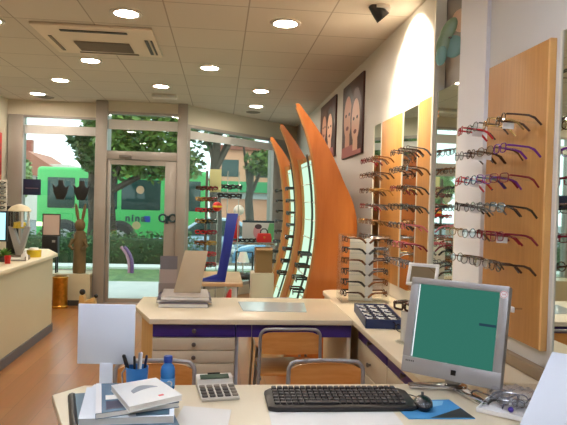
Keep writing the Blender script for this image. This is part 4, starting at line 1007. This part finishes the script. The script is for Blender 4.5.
def tree(label, x, y, z0, trunk, blobs, n, size, mat, seed):
    t = thing('tree', label, 'tree', (x,y,z0))
    m = MB(); m.tube([(0,0,-.1),(.05,0,trunk*.4),(-.03,.05,trunk*.75),(.04,0,trunk*1.2)],[.19,.15,.13,.08],10)
    for k,b in enumerate(blobs): m.tube([(.0,0,trunk*.8),((b[0])*.5,b[1]*.5,(trunk*.8+b[2])/2+.1),(b[0],b[1],b[2])],[.08,.055,.02],7)
    m.build('trunk', bark, t); leaves('crown', blobs, n, size, mat, t, seed); return t
tree('leafy green street tree in front of the bus, seen through the door', -2.95, 16.2, -.5, 2.6, [(.75,0,4.3,1.55,1.2,1.7),(.35,.2,3.1,.8,.8,.7),(1.85,-.2,2.9,.7,.8,.5),(1.35,0,2.75,.9,.6,.40)], 8500, .105, LM, 11)
tree('dark street tree with two trunks seen through the slanting window', -.15, 15.2, -.5, 3.4, [(-.3,0,3.6,.42,.5,.42),(.9,.2,4.35,1.2,.8,.6),(.5,.3,3.85,.5,.5,.3)], 1400, .11, LD, 12)
tree('thin street tree beside the two-trunk tree, seen through the slanting window', .95, 19.5, -.5, 2.6, [(.5,0,3.2,.8,.8,.45),(-.3,.2,4.1,.5,.6,.3)], 520, .13, LM, 15)
tree('dark leafy tree over the green bus, seen through the front window', -3.9, 18.5, -.5, 3.0, [(.4,0,4.6,.75,.8,.8),(.3,0,3.3,.85,.6,.7),(-.35,0,3.7,.4,.5,.35)], 3000, .14, LD, 13)
tree('pale green tree before the distant house, seen through the front window', -13.6, 38, -.5, 2.0, [(0,0,3.3,1.9,1.4,1.6),(.9,0,2.6,1.0,.9,.9)], 3000, .24, LL, 14)
t = thing('hedge', 'low clipped green hedge along the far kerb, seen through the door', 'hedge', (0,0,0))
MB().box(-7.5,-.75,13.62,14.1,-.1,.50,.08).build('twigs', pbr('hedge_core',(44,64,34),.9), t)
leaves('foliage', [(-7+.42*k,13.86,.30,.36,.42,.40) for k in range(16)], 5200, .055, LP, t, 21)
# bus
t = thing('bus', 'bright green city bus with dark windows parked across the street', 'bus', (0,22,-.5))
gb = pbr('bus_green',(84,186,100),.35); gbd = pbr('bus_glass',(40,66,62),.1)
MB().box(-6.6,-.5,0,2.5,.32,3.0,.14,seg=3).build('body', gb, t)
for x0,x1 in ((-6.2,-5.25),(-5.1,-3.75),(-3.6,-2.2),(-2.05,-.75)): MB().box(x0,x1,-.012,.01,1.52,2.62,.02).build('window', gbd, t)
MB().box(-6.612,-6.59,.25,2.25,1.2,2.7,.02).build('windscreen', gbd, t)
MB().box(-6.5,-.6,-.008,.01,.34,.50).build('skirt', M['darkgrey'], t)
for x in (-3.66,-5.6):
    wh = MB().cyl((x,-.02,.5),(x,.3,.5),.5,n=28).build('wheel', M['black'], t)
    MB().cyl((x,-.035,.5),(x,-.02,.5),.27,n=20).build('hub', M['silver'], wh)
    MB().prism([(x+.62*cos(pi*k/14),.5+.62*sin(pi*k/14)) for k in range(15)],'y',-.012,.01).build('wheel_arch', M['darkgrey'], t)
for x in (-6.45,): MB().box(x-.1,x+.1,-.015,.01,.85,1.0).build('lamp', emit('bus_lamp',(255,236,190),2.0), t)
def text(s_, size, parent, loc, rot, mat, ext_=.004, name='lettering'):
    cu = bpy.data.curves.new(name,'FONT'); cu.body = s_; cu.size = size; cu.extrude = ext_; cu.offset = .012; cu.materials.append(mat); cu.space_character = 1.25
    tmp = bpy.data.objects.new(name, cu); COL.objects.link(tmp); bpy.context.view_layer.update()
    me = bpy.data.meshes.new_from_object(tmp.evaluated_get(bpy.context.evaluated_depsgraph_get())); bpy.data.objects.remove(tmp)
    o = bpy.data.objects.new(name, me); COL.objects.link(o); o.parent = parent; o.location = loc; o.rotation_euler = rot; return o
text('nina', .36, t, (-3.45,-.016,1.10), (pi/2,0,0), pbr('bus_letter',(40,66,70),.4))
MB().box(-2.78,-2.55,-.014,.01,1.08,1.30).build('logo_square', pbr('logo_blue',(26,56,150),.4), t)
# cars
def car(label, x, y, z, col, flip=1, s=1.0):
    t = thing('car', label, 'car', (x,y,z)); t.scale = (flip*s,s,s)
    bd = pbr('car_paint_'+str(len(bpy.data.materials)), col, .2, metal=.4, coat=1)
    MB().prism([(-2.05,.30),(-2.0,.62),(-1.85,.74),(-.95,.90),(.95,.93),(1.75,.86),(2.0,.70),(2.05,.32)],'y',-.82,.82,.07).build('body', bd, t)
    MB().prism([(-1.0,.88),(-.25,1.38),(.15,1.44),(.85,1.40),(1.55,.90)],'y',-.68,.68,.06).build('roof', bd, t)
    MB().prism([(-.78,.93),(-.22,1.32),(.1,1.365),(.1,.93)],'y',-.70,.70).build('window', gbd, t); MB().prism([(.2,.93),(.2,1.365),(.78,1.34),(1.32,.93)],'y',-.70,.70).build('window', gbd, t)
    MB().add and None
    m = MB(); m.add([(-1.03,-.6,.90),(-1.03,.6,.90),(-.29,.55,1.385),(-.29,-.55,1.385)],[[0,1,2,3]]); m.build('windscreen', gbd, t)
    for wx in (-1.3,1.3):
        for wy in (-.84,.66):
            wh = MB().cyl((wx,wy,.31),(wx,wy+.18,.31),.31,n=24).build('wheel', M['black'], t); MB().cyl((wx,wy-.012,.31),(wx,wy,.31),.19,n=18).build('hubcap', M['silver'], wh)
    for wy in (-.62,.62): MB().ball((-2.0,wy,.62),.07,.13,.08).build('headlight', M['palegrey'], t)
    return t
car('silver-blue car parked behind the hedge, in front of the bus', -.35, 17.8, -.5, (150,172,190))
car('blue car parked beyond the slanting window', 2.35, 15.9, -.5, (86,140,176))
# bent pipe on the lawn
t = thing('bicycle_hoop', 'bent purple and pink pipe standing on the grass strip outside the door', 'bicycle rack', (-1.72,12.0,-.07))
pp = [(.0,0,0),(.0,0,.14),(-.015,0,.26),(-.06,0,.38),(-.12,0,.47),(-.17,0,.52)]
MB().tube(pp,.034,10).build('pipe', pbr('pipe_purple',(112,72,120),.4), t); MB().tube([(x-.062,.0,z) for x,y,z in pp],.03,10).build('pipe', pbr('pipe_pink',(186,130,150),.4), t)
# buildings
t = thing('building', 'terracotta building with white bands beyond the street', 'building', (4.2,42,-.5))
MB().box(-5.0,9,0,8,0,5.6).build('wall', pbr('terracotta',(226,160,126),.8,var=.05,vscale=1), t)
MB().box(-5.1,9.1,-.25,0,2.15,2.55).build('white_band', M['palegrey'], t); MB().box(-5.1,9.1,-.3,8.3,5.6,5.9).build('roof', pbr('roof_red',(150,84,66),.8), t)
for k in range(5): MB().box(-4.2+2.4*k,-3.0+2.4*k,-.04,.02,3.7,4.9).build('window', gbd, t)
MB().box(-5.05,9.05,-.9,-.26,2.6,3.35).build('awning', pbr('awning_green',(60,150,90),.6), t)
t = thing('house', 'white house with sloping red roofs far beyond the street', 'house', (-15.6,50,-.5))
MB().box(-3,3.2,0,6,0,4.6).build('wall', pbr('house_white',(226,214,204),.8), t)
MB().prism([(-3.6,4.5),(3.9,2.9),(3.9,3.15),(0,5.6),(-3.6,6.4)],'y',-.5,6.3).build('roof', pbr('roof_tile',(178,112,92),.8), t)
for k in range(2): MB().box(-1.6+2.2*k,-.6+2.2*k,-.04,.02,2.3,3.5).build('window', gbd, t)
MB().box(-.9,-.4,2,2.5,5.4,6.7).build('chimney', pbr('chimney_brick',(160,100,86),.8), t)

# ------------------------------------------------------------- world, camera
W = bpy.data.worlds.new('World'); S.world = W; W.use_nodes = True
bg = W.node_tree.nodes['Background']; bg.inputs['Color'].default_value = (.86,.94,1,1); bg.inputs['Strength'].default_value = 1.3
F = 590.; yaw = math.atan(63/F); pitch = -radians(.87); roll = radians(1.6)
fw = Vector((sin(yaw)*cos(pitch),cos(yaw)*cos(pitch),sin(pitch))); r0 = Vector((cos(yaw),-sin(yaw),0)); u0 = r0.cross(fw)
Rv = cos(roll)*r0+sin(roll)*u0; Uv = cos(roll)*u0-sin(roll)*r0
cam = bpy.data.cameras.new('camera'); co = bpy.data.objects.new('camera', cam); COL.objects.link(co)
co.matrix_world = Matrix(((Rv.x,Uv.x,-fw.x,0),(Rv.y,Uv.y,-fw.y,0),(Rv.z,Uv.z,-fw.z,1.40),(0,0,0,1)))
cam.sensor_width = 36; cam.lens = 36*F/567; cam.clip_start = .05; cam.clip_end = 300
S.camera = co
S.view_settings.view_transform = 'Standard'; S.view_settings.look = 'None'; S.view_settings.gamma = 1; S.view_settings.exposure = 1.2; S.view_settings.use_curve_mapping = False
cy = S.cycles
cy.use_denoising = True; cy.sample_clamp_indirect = 6; cy.max_bounces = 8; cy.diffuse_bounces = 4; cy.transparent_max_bounces = 24; cy.caustics_reflective = False; cy.caustics_refractive = False; cy.blur_glossy = .5
